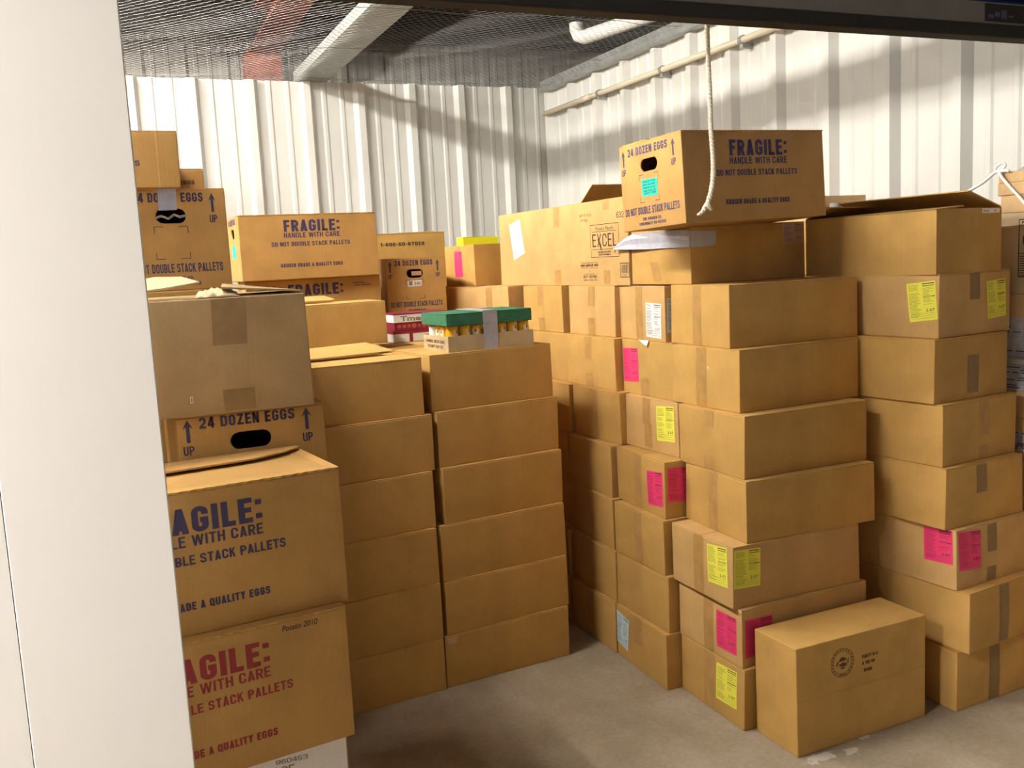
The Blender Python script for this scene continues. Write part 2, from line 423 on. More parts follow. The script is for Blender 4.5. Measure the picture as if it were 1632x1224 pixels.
def block_glyph(ch, t):
    """condensed sans capitals drawn as strokes: list of (vertices, faces), advance width"""
    W = {'I': t, '1': .34, ':': t, '.': t, ',': t, '-': .30, ' ': .22, 'M': .70, 'W': .82, 'L': .42, 'E': .44, 'F': .42, 'T': .48, 'J': .42, '/': .4, '&': .56, '?': .5, '(': .25, ')': .25}.get(ch, .50)
    x0, x1, y0, y1, ym, xm, r = t / 2, W - t / 2, t / 2, 1 - t / 2, .52, W / 2, min(.24, (W - t) / 2)
    o = []
    def ln(*p, closed=False): o.append(_ribbon(list(p), t, closed))
    def dg(xa, ya, xb, yb, k=1.0):
        h = t * .5 * k; o.append(([(xa - h, ya), (xa + h, ya), (xb + h, yb), (xb - h, yb)], [(0, 1, 2, 3)]))
    TL = lambda: _arc(x0 + r, y1 - r, r, r, 180, 90); TR = lambda: _arc(x1 - r, y1 - r, r, r, 90, 0)
    BR = lambda: _arc(x1 - r, y0 + r, r, r, 0, -90); BL = lambda: _arc(x0 + r, y0 + r, r, r, 270, 180)
    if ch in 'O0Q':
        ln(*(TL() + TR() + BR() + BL()), closed=True)
        if ch == 'Q': dg(W, -.05, xm, .25)
    elif ch == 'C': ln(*([(x1, .64)] + TR()[::-1] + TL()[::-1] + BL()[::-1] + BR()[::-1] + [(x1, .36)]))
    elif ch == 'G': ln(*([(x1, .66)] + TR()[::-1] + TL()[::-1] + BL()[::-1] + BR()[::-1] + [(x1, .46)])); ln((xm, .46), (W, .46))
    elif ch == 'S':
        q = (y1 - ym) / 2; q2 = (ym - y0) / 2; rx = r
        ln(*([(x1, .70)] + TR()[::-1] + _arc(x0 + rx, y1 - q, rx, q, 90, 270, 8) + _arc(x1 - rx, y0 + q2, rx, q2, 90, -90, 8) + BL() + [(x0, .30)]))
    elif ch == 'D': ln(*([(x0, y0), (x0, y1)] + TR() + BR()), closed=True)
    elif ch in 'PRB':
        q = (y1 - ym + .05) / 2
        ln((x0, 0), (x0, 1)); b_ = _arc(x1 - r, y1 - q, r, q, 90, -90, 9); ln(*([(x0, y1)] + b_ + [(x0, ym - .05)]))
        if ch == 'R': dg(x1, 0, xm + .02, ym - .03)
        if ch == 'B': q2 = (ym - .05 - y0) / 2; ln(*([(x0, ym - .05)] + _arc(x1 - r, y0 + q2, r, q2, 90, -90, 9) + [(x0, y0)]))
    elif ch in 'UJ': ln(*([(x1, 1)] + BR() + BL() + ([(x0, 1)] if ch == 'U' else [(x0, .34)])))
    elif ch == 'E': ln((x0, 0), (x0, 1)); ln((0, y1), (W, y1)); ln((0, y0), (W, y0)); ln((x0, ym), (W * .92, ym))
    elif ch == 'F': ln((x0, 0), (x0, 1)); ln((0, y1), (W, y1)); ln((x0, ym - .02), (W * .9, ym - .02))
    elif ch == 'L': ln((x0, 0), (x0, 1)); ln((0, y0), (W, y0))
    elif ch == 'I': ln((x0, 0), (x0, 1))
    elif ch == 'H': ln((x0, 0), (x0, 1)); ln((x1, 0), (x1, 1)); ln((x0, ym), (x1, ym))
    elif ch == 'T': ln((xm, 0), (xm, y1)); ln((0, y1), (W, y1))
    elif ch == 'N': ln((x0, 0), (x0, 1)); ln((x1, 0), (x1, 1)); dg(x1, 0, x0, 1)
    elif ch == 'M': ln((x0, 0), (x0, 1)); ln((x1, 0), (x1, 1)); dg(xm, .05, x0, 1); dg(xm, .05, x1, 1)
    elif ch == 'A': dg(x0, 0, xm, 1); dg(x1, 0, xm, 1); ln((x0 + .07, .24), (x1 - .07, .24))
    elif ch == 'V': dg(xm, 0, x0, 1); dg(xm, 0, x1, 1)
    elif ch == 'W': dg(W * .29, 0, x0, 1, .9); dg(W * .29, 0, xm, 1, .9); dg(W * .71, 0, xm, 1, .9); dg(W * .71, 0, x1, 1, .9)
    elif ch == 'K': ln((x0, 0), (x0, 1)); dg(x0 + .03, .40, x1, 1); dg(x1, 0, xm - .02, .62)
    elif ch == 'X': dg(x0, 0, x1, 1); dg(x1, 0, x0, 1)
    elif ch == 'Y': dg(xm, .45, x0, 1); dg(xm, .45, x1, 1); ln((xm, 0), (xm, .5))
    elif ch == 'Z': ln((0, y1), (W, y1)); ln((0, y0), (W, y0)); dg(x0 + .02, .06, x1 - .02, .94)
    elif ch == '2': ln(*([(x0, .68)] + TL() + TR() + _arc(x1 - r, .58, r, .12, 0, -35, 3) + [(x0, y0 + .05)])); ln((0, y0), (W, y0))
    elif ch == '4': ln((x1 - .06, 0), (x1 - .06, 1)); dg(x0 - .02, .28, x1 - .10, 1); ln((0, .27), (W, .27))
    elif ch == '1': ln((x1, 0), (x1, 1)); dg(.06, .72, x1 - .02, .97)
    elif ch == '5': ln((W, y1), (x0, y1), (x0, .54), (x0 + .02, .56), *_arc(x1 - r, y0 + .24, r, .26, 90, -90, 8), *BL(), (x0, .27))
    elif ch == '7': ln((0, y1), (W, y1)); dg(xm - .08, 0, x1 - .02, .92)
    elif ch in '3': ln(*([(x0, .72)] + TL() + _arc(x1 - r, y1 - .2, r, .2, 90, -90, 8) + [(xm - .02, .53)] + _arc(x1 - r, y0 + .22, r, .22, 90, -90, 8) + BL() + [(x0, .28)]))
    elif ch == '8': ln(*_arc(xm, y1 - .2, r * .95, .2, 0, 345, 15), closed=True); ln(*_arc(xm, y0 + .22, r, .22, 0, 345, 15), closed=True)
    elif ch in '69':
        ps = [(x1, .70)] + TR()[::-1] + TL()[::-1] + BL()[::-1] + BR()[::-1] + _arc(x1 - r, .40, r, .16, 0, 90, 4) + [(x0, .56)]
        if ch == '9': ps = [(W - a, 1 - b_) for a, b_ in ps]
        ln(*ps)
    elif ch == '-': ln((0, .45), (W, .45))
    elif ch == ':': o.append(([(0, .12), (t, .12), (t, .12 + t), (0, .12 + t)], [(0, 1, 2, 3)])); o.append(([(0, .68), (t, .68), (t, .68 + t), (0, .68 + t)], [(0, 1, 2, 3)]))
    elif ch in '.,': o.append(([(0, 0), (t, 0), (t, t), (0, t)], [(0, 1, 2, 3)]))
    elif ch == '&': ln(*([(W, .02), (x0 + .03, .72)] + _arc(xm, y1 - .14, .13, .14, 170, -10, 6) + [(x0, .34)] + BL()[::-1] + [(x1, .36)]))
    elif ch == '?': ln(*([(x0, .70)] + TL() + TR() + [(x1, .60), (xm, .42), (xm, .24)])); ln((xm, 0), (xm, t))
    return o, W
_bc = {}
def block(text, t=.17, gap=.085):
    k = (text, t, gap)
    if k not in _bc:
        vs = []; fs = []; x = 0
        for ch in text:
            o, w_ = block_glyph(ch, t)
            for v_, f_ in o:
                b_ = len(vs); vs += [(x + a, c_) for a, c_ in v_]
                for f in f_:
                    a, b2, c2 = [v_[i] for i in f[:3]]
                    ccw = (b2[0] - a[0]) * (c2[1] - a[1]) - (b2[1] - a[1]) * (c2[0] - a[0]) > 0
                    fs.append(tuple(b_ + i for i in (f if ccw else f[::-1])))
            x += w_ + gap
        x -= gap
        _bc[k] = ([(a / x, c_) for a, c_ in vs], fs)
    return _bc[k]
def B(text, s0, s1, v0, v1, dv=0.0, t=.17, gap=.085):
    vs, fs = block(text, t, gap)
    return ([(s0 + (s1 - s0) * x, v0 + (v1 - v0) * y + dv * x) for x, y in vs], fs)

# ------------------------------------------------------------------ cartons
class Carton:
    def __init__(s, key, name, label, mat='kraft', cat='box', group=None, dims=None, long='x', flaps='split', jit=0.0022, bulge=0.0028,
                 hole=None, scallop=False, loc=None, rot=None, flap_mat=None, open_top=False):
        if dims is None:
            x, y, yaw, w, d, z, h = BOX[key]
            c, q = math.cos(yaw), math.sin(yaw)
            loc = (x + c * w / 2 - q * d / 2, y + q * w / 2 + c * d / 2, z); rot = (0, 0, yaw)
        else:
            w, d, h = dims
        s.w, s.d, s.h = w, d, h
        s.rng = random.Random(key)
        if hole or open_top: jit = 0; bulge = 0
        s.bulge = bulge
        s.j = {(a, b, c): Vector((s.rng.uniform(-jit, jit), s.rng.uniform(-jit, jit), 0)) for a in (-1, 1) for b in (-1, 1) for c in (-1, 1)}
        s.root = empty(name, label, cat, loc, rot or (0, 0, 0), group)
        s.mat = M[mat]
        ft = 0.004 if flaps else 0.0
        s.ft = ft
        if open_top: s.shell()
        else: s.body(h - ft, hole)
        fm = M[flap_mat or mat]
        if flaps == 'split':
            g = 0.0015
            if long == 'x':
                s.flap((-w / 2 + .001, w / 2 - .001), (-d / 2 + .0006, -g), fm, scallop)
                s.flap((-w / 2 + .001, w / 2 - .001), (g, d / 2 - .0006), fm)
            else:
                s.flap((-w / 2 + .0006, -g), (-d / 2 + .001, d / 2 - .001), fm)
                s.flap((g, w / 2 - .0006), (-d / 2 + .001, d / 2 - .001), fm)
    def deform(s, p, k=1.0):
        a, b, c = p[0] / (s.w / 2), p[1] / (s.d / 2), p[2] / s.h * 2 - 1
        o = Vector(p)
        for (i, j, m), v in s.j.items():
            o += v * ((1 + i * a) / 2 * (1 + j * b) / 2 * (1 + m * c) / 2)
        B = s.bulge
        if B:
            o.x += B * max(-1, min(1, a)) ** 5 * max(0, (1 - b * b)) * max(0, 1 - c * c)
            o.y += B * max(-1, min(1, b)) ** 5 * max(0, (1 - a * a)) * max(0, 1 - c * c)
        return o
    def body(s, h, hole):
        bm = bmesh.new()
        bmesh.ops.create_cube(bm, size=1)
        for v in bm.verts:
            v.co = Vector((v.co.x * s.w, v.co.y * s.d, (v.co.z + .5) * h))
        if s.bulge:
            bmesh.ops.subdivide_edges(bm, edges=bm.edges[:], cuts=5, use_grid_fill=True)
        for v in bm.verts: v.co = s.deform(v.co)
        ed = [e for e in bm.edges if len(e.link_faces) == 2 and e.link_faces[0].normal.dot(e.link_faces[1].normal) < 0.5]
        bm.normal_update()
        ed = [e for e in bm.edges if len(e.link_faces) == 2 and e.link_faces[0].normal.dot(e.link_faces[1].normal) < 0.5]
        bmesh.ops.bevel(bm, geom=ed, offset=0.003, segments=2, affect='EDGES', profile=0.6)
        if hole:
            for face, sc, vc, hw, hh in hole: s.cut(bm, face, sc, vc, hw, hh)
        bm.normal_update()
        me = bpy.data.meshes.new('carton_body')
        bm.to_mesh(me); bm.free()
        me.materials.append(s.mat)
        me.polygons.foreach_set('use_smooth', [True] * len(me.polygons))
        o = bpy.data.objects.new('carton_body', me)
        COL.objects.link(o); o.parent = s.root
        md = o.modifiers.new('weighted_normal', 'WEIGHTED_NORMAL'); md.weight = 80
        s.bodyo = o
    def cut(s, bm, face, sc, vc, hw, hh):
        """real hand hole: stadium cut through the end panel with the board's thickness"""
        bm.normal_update()
        n = Vector((0, -1, 0)) if face == 'F' else Vector((-1, 0, 0))
        f = max((f for f in bm.faces if f.normal.dot(n) > .99), key=lambda q: q.calc_area())
        outer = list(f.edges)
        bmesh.ops.delete(bm, geom=[f], context='FACES_ONLY')
        pts = []
        r = hh
        for k in range(13):
            a = -PI / 2 + PI * k / 12
            pts.append((sc + hw - r + r * math.cos(a), vc + r * math.sin(a)))
        for k in range(13):
            a = PI / 2 + PI * k / 12
            pts.append((sc - hw + r + r * math.cos(a), vc + r * math.sin(a)))
        vo = [bm.verts.new(s.pt(face, a, b, 0)) for a, b in pts]
        vi = [bm.verts.new(s.pt(face, a, b, -0.006)) for a, b in pts]
        N = len(vo)
        inner = [bm.edges.new((vo[i], vo[(i + 1) % N])) for i in range(N)]
        bmesh.ops.triangle_fill(bm, edges=outer + inner, use_beauty=True, use_dissolve=False)
        for i in range(N):
            bm.faces.new((vo[i], vo[(i + 1) % N], vi[(i + 1) % N], vi[i]))
        bmesh.ops.recalc_face_normals(bm, faces=bm.faces[:])
    def shell(s, t=0.005):
        w, d, h = s.w, s.d, s.h
        b = MB()
        b.box(-w / 2, w / 2, -d / 2, -d / 2 + t, 0, h); b.box(-w / 2, w / 2, d / 2 - t, d / 2, 0, h)
        b.box(-w / 2, -w / 2 + t, -d / 2 + t, d / 2 - t, 0, h); b.box(w / 2 - t, w / 2, -d / 2 + t, d / 2 - t, 0, h)
        b.box(-w / 2 + t, w / 2 - t, -d / 2 + t, d / 2 - t, 0, t)
        s.bodyo = b.obj('carton_body', s.mat, s.root)
    def flap(s, xr, yr, mat, scallop=False, z=None, name='top_flap'):
        z = s.h - s.ft if z is None else z
        b = MB()
        poly = []
        if scallop:
            n = int((xr[1] - xr[0]) / 0.011)
            for i in range(n + 1):
                x = xr[0] + (xr[1] - xr[0]) * i / n
                poly.append((x, yr[0] - (0.0035 if i % 2 else 0.0) , z))
        else:
            poly += [(xr[0], yr[0], z), (xr[1], yr[0], z)]
        poly += [(xr[1], yr[1], z), (xr[0], yr[1], z)]
        b.prism([s.deform(p) for p in poly], (0, 0, 0.004))
        return b.obj(name, mat, s.root)
    def pt(s, face, a, b, off):
        if face == 'F': p = Vector((-s.w / 2 + a, -s.d / 2, b)); n = Vector((0, -1, 0))
        elif face == 'L': p = Vector((-s.w / 2, s.d / 2 - a, b)); n = Vector((-1, 0, 0))
        else: return Vector((-s.w / 2 + a, -s.d / 2 + b, s.h + off))
        return s.deform(p) + n * off
    def print(s, face, items, mat='navy', name='printed_lettering', label=None, off=0.0006):
        b = MB()
        for vs, fs in items: b.add([s.pt(face, x, y, off) for x, y in vs], fs)
        o = b.obj(name, M[mat], s.root)
        if label: o['label'] = label
        return o
    def quad(s, b, face, q, off, mi, n=4, u0=0, u1=1, v0=0, v1=1):
        TL, TR, BR, BL = [Vector((p[0], p[1])) for p in q]
        vs = []; fs = []
        for j in range(n + 1):
            for i in range(n + 1):
                u = u0 + (u1 - u0) * i / n; v = v0 + (v1 - v0) * j / n
                p = (BL * (1 - u) + BR * u) * (1 - v) + (TL * (1 - u) + TR * u) * v
                vs.append(s.pt(face, p.x, p.y, off))
        for j in range(n):
            for i in range(n):
                fs.append((j * (n + 1) + i, j * (n + 1) + i + 1, (j + 1) * (n + 1) + i + 1, (j + 1) * (n + 1) + i))
        b.add(vs, fs, mi)
    def sticker(s, face, q, col, label=None, hand='3-07', blank=False):
        """q = TL, TR, BR, BL in face metres; paper with small print columns"""
        b = MB()
        s.quad(b, face, q, 0.0009, 0)
        if not blank:
            R = s.rng
            y = 0.94
            while y > 0.10:                                # fine print in the left column
                if R.random() < .86: s.quad(b, face, q, 0.0013, 1, 1, .05, .05 + R.uniform(.26, .42), y - .010, y + .004)
                y -= .034 if y > .3 else .045
            for y, t in ((.955, .016), (.90, .012), (.62, .013)): s.quad(b, face, q, 0.0013, 2, 1, .55, .96, y - t, y + t * .4)
            y = .84
            while y > .36:
                if R.random() < .75: s.quad(b, face, q, 0.0013, 1, 1, .55, .55 + R.uniform(.2, .4), y - .007, y + .004)
                y -= .032
            for y in (.19, .13, .07): s.quad(b, face, q, 0.0013, 1, 1, .05 + R.uniform(0, .04), .93, y - .005, y + .005)
            TL, TR, BR, BL = [Vector((p[0], p[1])) for p in q]
            vs, fs = T(hand, .62, .92, .225, .30, bold=0.0)
            b.add([s.pt(face, *((BL * (1 - u) + BR * u) * (1 - v) + (TL * (1 - u) + TR * u) * v), 0.0013) for u, v in vs], fs, 2)
        ink = M.get(col + '_ink', M['grey_ink'])
        p = MB(); k_ = MB()
        for f, mi in zip(b.f, b.m):
            t_ = k_ if mi else p
            t_.add([b.v[i] for i in f], [tuple(range(len(f)))], max(0, mi - 1))
        o = p.obj('label_sticker', M[col], s.root)
        if k_.f: k_.obj('printed_text', [ink, M['black']], o)
        o['label'] = label or {'pink': 'hot pink paper label', 'yellow': 'bright yellow paper label', 'blue': 'pale blue paper label',
                               'teal': 'teal paper label', 'white': 'white paper label', 'peach': 'pinkish paper label'}[col]
        return o
    def tape(s, face, c, v0, v1, wd=0.05, lean=0.0, mat='tape', seed=0):
        b = MB()
        s.quad(b, face, ((c - wd / 2 - lean, v1), (c + wd / 2 - lean, v1), (c + wd / 2, v0), (c - wd / 2, v0)), 0.0006, 0)
        o = b.obj('packing_tape', M[mat], s.root)
        return o

def egg_front(c, col='navy'):
    k = c.w / 0.60; lab = ('red' if col == 'red' else 'navy blue') + ' printed lettering'
    c.print('F', [B('FRAGILE:', .190 * k, .434 * k, .204, .254, t=.20, gap=.10), B('HANDLE WITH CARE', .188 * k, .433 * k, .178, .1995, t=.155, gap=.09),
                  B('DO NOT DOUBLE STACK PALLETS', .133 * k, .476 * k, .142, .161, t=.165, gap=.09)], col, label=lab)
    c.print('F', [B('KROGER GRADE A QUALITY EGGS', .166 * k, .437 * k, .052, .068, t=.20, gap=.10)], col, label=lab)
def egg_end(c, face, marks=True, lower=True):
    k = (c.w if face == 'F' else c.d) / 0.337; lab = 'navy blue printed lettering'
    c.print(face, [B('24 DOZEN EGGS', .049 * k, .266 * k, .2435, .269, t=.19, gap=.11)], 'navy', label=lab)
    for a0, a1, a2 in ((.023, .010, .034), (.294, .282, .306)):
        c.print(face, arrow(a0 * k, .2145, .267, .024 * k) + [B('UP', a1 * k, a2 * k, .1855, .2065, t=.15)], 'navy', name='printed_arrow', label='navy blue printed arrow')
    if marks:
        it = []
        for (x, y, sx, sy) in ((.106, .176, 1, -1), (.210, .176, -1, -1), (.106, .087, 1, 1), (.210, .087, -1, 1)):
            x *= k
            it += [Rc(min(x, x + sx * .025), max(x, x + sx * .025), y, y + .0018), Rc(x, x + .0018, min(y, y + sy * .018), max(y, y + sy * .018))]
        for i_ in range(0, 8, 2): c.print(face, it[i_:i_ + 2], 'navy', name='corner_mark')
    if lower:
        c.print(face, [B('DO NOT DOUBLE STACK PALLETS', .016 * k, .311 * k, .050, .0745, t=.165), B('THE KROGER CO.', .112 * k, .216 * k, .029, .0385, t=.18),
               B('CINCINNATI OH 45202', .092 * k, .237 * k, .014, .0235, t=.18)], 'navy', label=lab)
def egg_hole(c_w, face='F'):
    k = c_w / 0.337
    return [(face, .162 * k, .206, .047 * k, .0205)]

# ------------------------------------------------------------------ the room
XW, YW, ZT = 3.20, 6.45, 2.745          # right wall, back wall, top of the partition sheets
def struct(o): o['kind'] = 'structure'; return o

b = MB(); b.box(-3.0, 5.0, -4.0, 8.0, -0.1, 0.0)
struct(b.obj('floor', concrete()))

def ribbed(origin, along, inward, length, z0, z1, ribs, pitch, dep=0.036, minor=0.006):
    """sheet with tall trapezoid ribs and two low ones between, as in the photo"""
    prof = []
    def add(u, d): prof.append((u, d))
    pts = [(0, 0)]
    for r in ribs:
        for (u, d) in ((-.047, 0), (-.022, dep), (.022, dep), (.047, 0), (pitch * .33 - .020, 0), (pitch * .33 - .010, minor), (pitch * .33 + .010, minor), (pitch * .33 + .020, 0),
                       (pitch * .66 - .020, 0), (pitch * .66 - .010, minor), (pitch * .66 + .010, minor), (pitch * .66 + .020, 0)):
            if 0 < r + u < length: pts.append((r + u, d))
    pts.append((length, 0))
    A = Vector(along); I = Vector(inward); O = Vector(origin)
    bb = MB(); n = len(pts)
    f_ = [O + A * u + I * d for u, d in pts]
    k_ = [p - I * 0.004 for p in f_]
    vs = [p + Vector((0, 0, z)) for z in (z0, z1) for p in f_] + [p + Vector((0, 0, z)) for z in (z0, z1) for p in k_]
    fs = []
    for i in range(n - 1):
        fs += [(i, i + 1, n + i + 1, n + i), (2 * n + i + 1, 2 * n + i, 3 * n + i, 3 * n + i + 1), (n + i, n + i + 1, 3 * n + i + 1, 3 * n + i)]
    bb.add(vs, fs)
    return bb

P = 0.3635
ribs = [0.325 + P * i for i in range(-3, 9)]
struct(ribbed((-0.9, YW, 0), (1, 0, 0), (0, -1, 0), XW + 0.9, 0, ZT, [r + 0.9 for r in ribs if r + .9 > 0], P, dep=0.040).obj('wall_back', M['steel_white']))
rr_ = [YW - y for y in [2.775 + 0.3625 * i for i in range(-4, 11)]]
struct(ribbed((XW, YW, 0), (0, -1, 0), (-1, 0, 0), YW - 1.5, 0, ZT - .005, sorted(r for r in rr_ if 0 < r < YW - 1.5), 0.3625, dep=0.040).obj('wall_right', M['steel_white']))
struct(ribbed((-0.9, 1.5, 0), (0, 1, 0), (1, 0, 0), YW - 1.5, 0, ZT, [0.2 + P * i for i in range(13)], P).obj('wall_left', M['steel_white']))
# dark corner joint where the two sheets meet
b = MB(); b.box(XW - .012, XW - .004, YW - .012, YW - .004, 0, ZT)
struct(b.obj('trim_1', M['grey_ink']))

# doorway: white jamb post at the left, flat panel beyond it, panel right of the opening
b = MB(); b.box(-0.150, 0.072, 1.50, 1.60, 0, ZT); struct(b.obj('trim_2', M['jamb'], bevel=0.002))
b = MB(); b.box(-3.0, -0.1508, 1.5002, 1.56, 0, ZT); struct(b.obj('wall_front', M['jamb']))
b = MB(); b.box(2.95, 5.0, 1.50, 1.60, 0, ZT); struct(b.obj('trim_3', M['jamb'], bevel=0.004))

# partly lowered roll-up door
dr = struct(empty('door_1', 'grey and blue roll-up door hanging partly lowered across the doorway', 'door', (0.075, 1.5, 0)))
b = MB()
n = 15
for i in range(n):
    z0 = 1.992 + i * 0.05
    b.prism([(0, .012, z0), (2.87, .012, z0), (2.87, .012, z0 + .05), (0, .012, z0 + .05)], (0, .006, 0))
    b.box(0, 2.87, -.002, .012, z0 + .012, z0 + .038)
b.obj('curtain', M['doorblue'], dr)
b = MB(); b.box(0, 2.87, -.008, .030, 1.946, 1.992); b.obj('bottom_bar', M['doorgrey'], dr, bevel=0.002)
b = MB(); b.box(0, 2.87, -.012, .034, 1.920, 1.947); b.obj('rubber_seal', M['rubber'], dr, bevel=0.004)
b = MB(); b.box(1.705, 1.90, -.0092, -.008, 1.952, 1.988)
for i in range(4): b.box(1.715 + .02 * i, 1.73 + .02 * i, -.0098, -.0092, 1.958 + .004 * (i % 2), 1.966 + .005 * (i % 3), 1)
b.box(1.822, 1.842, -.0098, -.0092, 1.962, 1.972, 2)
b.obj('label_sticker', [M['rubber'], M['navy'], M['red']], dr)['label'] = 'dark label with a red mark'
b = MB(); b.lathe([(.0, 0), (.006, 0), (.006, .006), (0, .006)], 10)
for x in (0.42, 1.07): 
    o = b.obj('bolt', M['galv'], dr); o.location = (x, -.008, 1.972); o.rotation_euler = (PI / 2, 0, 0)

# building beyond the netting: outer wall, roof, red frame
struct(ribbed((-3.0, 7.5, 0), (1, 0, 0), (0, -1, 0), 8.0, 0, 3.31, [0.15 + .30 * i for i in range(27)], .30, dep=.03).obj('wall_outer', M['outer']))
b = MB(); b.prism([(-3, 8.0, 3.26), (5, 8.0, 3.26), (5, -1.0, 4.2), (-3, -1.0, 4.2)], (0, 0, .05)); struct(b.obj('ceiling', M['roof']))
for i, (y, z) in enumerate(((7.0, 3.30), (5.6, 3.45), (4.2, 3.60))):
    b = MB(); b.box(-3, 5, y - .03, y + .03, z - .14, z + .055); b.box(-3, 5, y - .03, y + .05, z - .145, z - .135)
    setp(b.obj('roof_purlin', M['roof']), ['dark roof purlin nearest the outer wall, above the netting', 'dark roof purlin crossing above the middle of the netting', 'dark roof purlin nearest the door, above the netting'][i], 'beam', 'purlins under the roof')
t = empty('roof_frame', 'rust red steel column and rafter seen above the back wall through netting', 'steel frame', (1.30, 7.25, 0))
b = MB(); b.box(-.13, .13, -.01, .0, 0, 3.1); b.box(-.13, .13, .16, .17, 0, 3.1); b.box(-.006, .006, 0, .16, 0, 3.1); b.obj('column', M['primer'], t)
b = MB()
a0 = Vector((0, .1, 3.08)); a1 = Vector((.17, -4.5, 3.50))
for o0, o1, z0, z1 in ((-.11, .11, 0, .012), (-.11, .11, .20, .212), (-.006, .006, .012, .20)):
    b.prism([a0 + Vector((o0, 0, z0)), a0 + Vector((o1, 0, z0)), a0 + Vector((o1, 0, z1)), a0 + Vector((o0, 0, z1))], a1 - a0)
b.obj('rafter', M['primer'], t)

# galvanised channel along the top of the right wall, strut across the netting, pipe above it
b = MB(); b.box(XW - .075, XW - .004, 1.6, YW - .045, ZT - .035, ZT - .029); b.box(XW - .079, XW - .075, 1.6, YW - .045, ZT - .035, ZT + .035)
for i in range(11): b.box(XW - .0815, XW - .079, 2.0 + .4 * i, 2.012 + .4 * i, ZT - .005, ZT + .007)
struct(b.obj('trim_4', M['galv']))
t = empty('steel_strut', 'galvanised steel channel strut lying over the netting from the back wall', 'beam', (1.45, YW, ZT + .003))
b = MB(); b.box(-.105, .105, -4.6, 0.02, 0, .006); b.box(-.105, -.099, -4.6, 0.02, .006, .06); b.box(.099, .105, -4.6, .02, .006, .06); 
b.obj('channel', M['galv'], t)
t = empty('plastic_pipe', 'short white plastic pipe with an elbow above the netting', 'pipe', (3.02, 5.62, 2.90))
b = MB(); b.tube([(0, 0, .22), (0, 0, .06), (.005, -.02, .02), (.02, -.06, .0), (.15, -.62, .0), (.40, -1.8, .0)], .045, 14); b.obj('pipe', M['pvc_white'], t, True)
b = MB(); b.tube([(0, .0, .30), (0, 0, .10)], .055, 14); b.obj('coupling', M['rubber'], t, True)
t = empty('conduit', 'cream plastic conduit pipe clipped along the top of the right wall', 'pipe', (XW - .062, 0, 2.553))
b = MB(); b.tube([(0, YW - .06, 0), (0, 3.735, 0)], .0165, 12); b.tube([(0, 5.80, 0), (0, 5.68, 0)], .020, 12); b.tube([(0, 3.80, 0), (0, 3.70, 0)], .021, 12); b.obj('pipe', M['pvc'], t, True)
for y in (5.57, 4.818, 4.075):
    b = MB(); b.tube([(.0, y - .012, 0), (0, y + .012, 0)], .0205, 12); b.box(-.004, .062, y - .012, y + .012, .018, .023); b.box(-.004, .062, y - .012, y + .012, -.040, -.018)
    b.obj('pipe_clip', M['galv'], t)

# wire netting stretched over the unit
def netting():
    a = 0.047; hx = a * .5; hy = a * .62           # half width, row step of the stretched hexagons
    x0, x1, y0, y1 = -.88, XW - .02, 1.65, YW + .95
    def H(x, y):
        sag = .018 * math.sin(x * 2.1 + .7) * math.sin(y * 1.7) + .006 * math.sin(x * 9 + y * 7)
        return ZT - .006 - abs(sag) * (1 if y < YW - .25 else max(0, (YW - y) / .25)) * (1 if x < XW - .3 else max(0, (XW - x) / .3)) + .004
    b = MB(); r = .00075
    def seg(p, q, r=r):
        p = Vector((p[0], p[1], H(*p))); q = Vector((q[0], q[1], H(*q)))
        t = (q - p).normalized(); s = t.cross(Vector((0, 0, 1))).normalized(); u = s.cross(t)
        o = [s * r, (s * -.5 + u * .87) * r, (s * -.5 - u * .87) * r]
        b.add([p + k for k in o] + [q + k for k in o], [(0, 1, 4, 3), (1, 2, 5, 4), (2, 0, 3, 5)])
    nj = int((YW + .02 - y0) / (hy * 1.0)); ni = int((x1 - x0) / a)
    for j in range(nj):
        y = y0 + j * hy; o = hx if j % 2 else 0.0
        for i in range(ni):
            x = x0 + i * a + o
            # twisted straight stretch along y, then the two slanting wires
            yt = y + hy * .48
            seg((x, y), (x, yt), r * 1.25)
            seg((x, yt), (x + hx, y + hy)); seg((x, yt), (x - hx, y + hy))
    for yy in (2.75, 3.65, 4.55, 5.45, 6.30):
        for i in range(80):
            xa = x0 + (x1 - x0) * i / 80; xb = x0 + (x1 - x0) * (i + 1) / 80
            w = lambda x: yy + .03 * math.sin(x * 3 + yy) 
            seg((xa, w(xa)), (xb, w(xb)), .0018)
    o = b.obj('wire_netting', M['wire'])
    return setp(o, 'galvanised hexagonal wire netting stretched over the top of the storage unit', 'netting')
netting()

# ------------------------------------------------------------------ lamps (fittings above the netting and over the aisle, plus added fill lamps at left)
def lamp(loc, rotz, label, mat, ln=1.2):
    t = empty('fluorescent_lamp', label, 'lamp', loc, (0, 0, rotz), 'bare tube ceiling lamps')
    b = MB(); b.box(-.05, .05, -ln / 2, ln / 2, .03, .075); b.prism([(-.17, -ln / 2, .005), (-.15, -ln / 2, .012), (-.05, -ln / 2, .036), (.05, -ln / 2, .036), (.15, -ln / 2, .012), (.17, -ln / 2, .005), (.17, -ln / 2, .009), (.05, -ln / 2, .041), (-.05, -ln / 2, .041), (-.17, -ln / 2, .009)], (0, ln, 0)); b.box(-.12, .12, -ln / 2, -ln / 2 + .03, -.035, .036); b.box(-.12, .12, ln / 2 - .03, ln / 2, -.035, .036); b.obj('lamp_housing', M['enamel'], t)
    for o_ in (-.085, .085):
        b = MB(); b.tube([(o_, -ln / 2 + .03, -.012), (o_, ln / 2 - .03, -.012)], .019, 10, 0); b.obj('lamp_tube', mat, t, True)
    b = MB(); b.tube([(0, -ln / 3, .075), (0, -ln / 3, .9)], .004, 6); b.tube([(0, ln / 3, .075), (0, ln / 3, .9)], .004, 6); b.obj('hanging_rod', M['galv'], t)
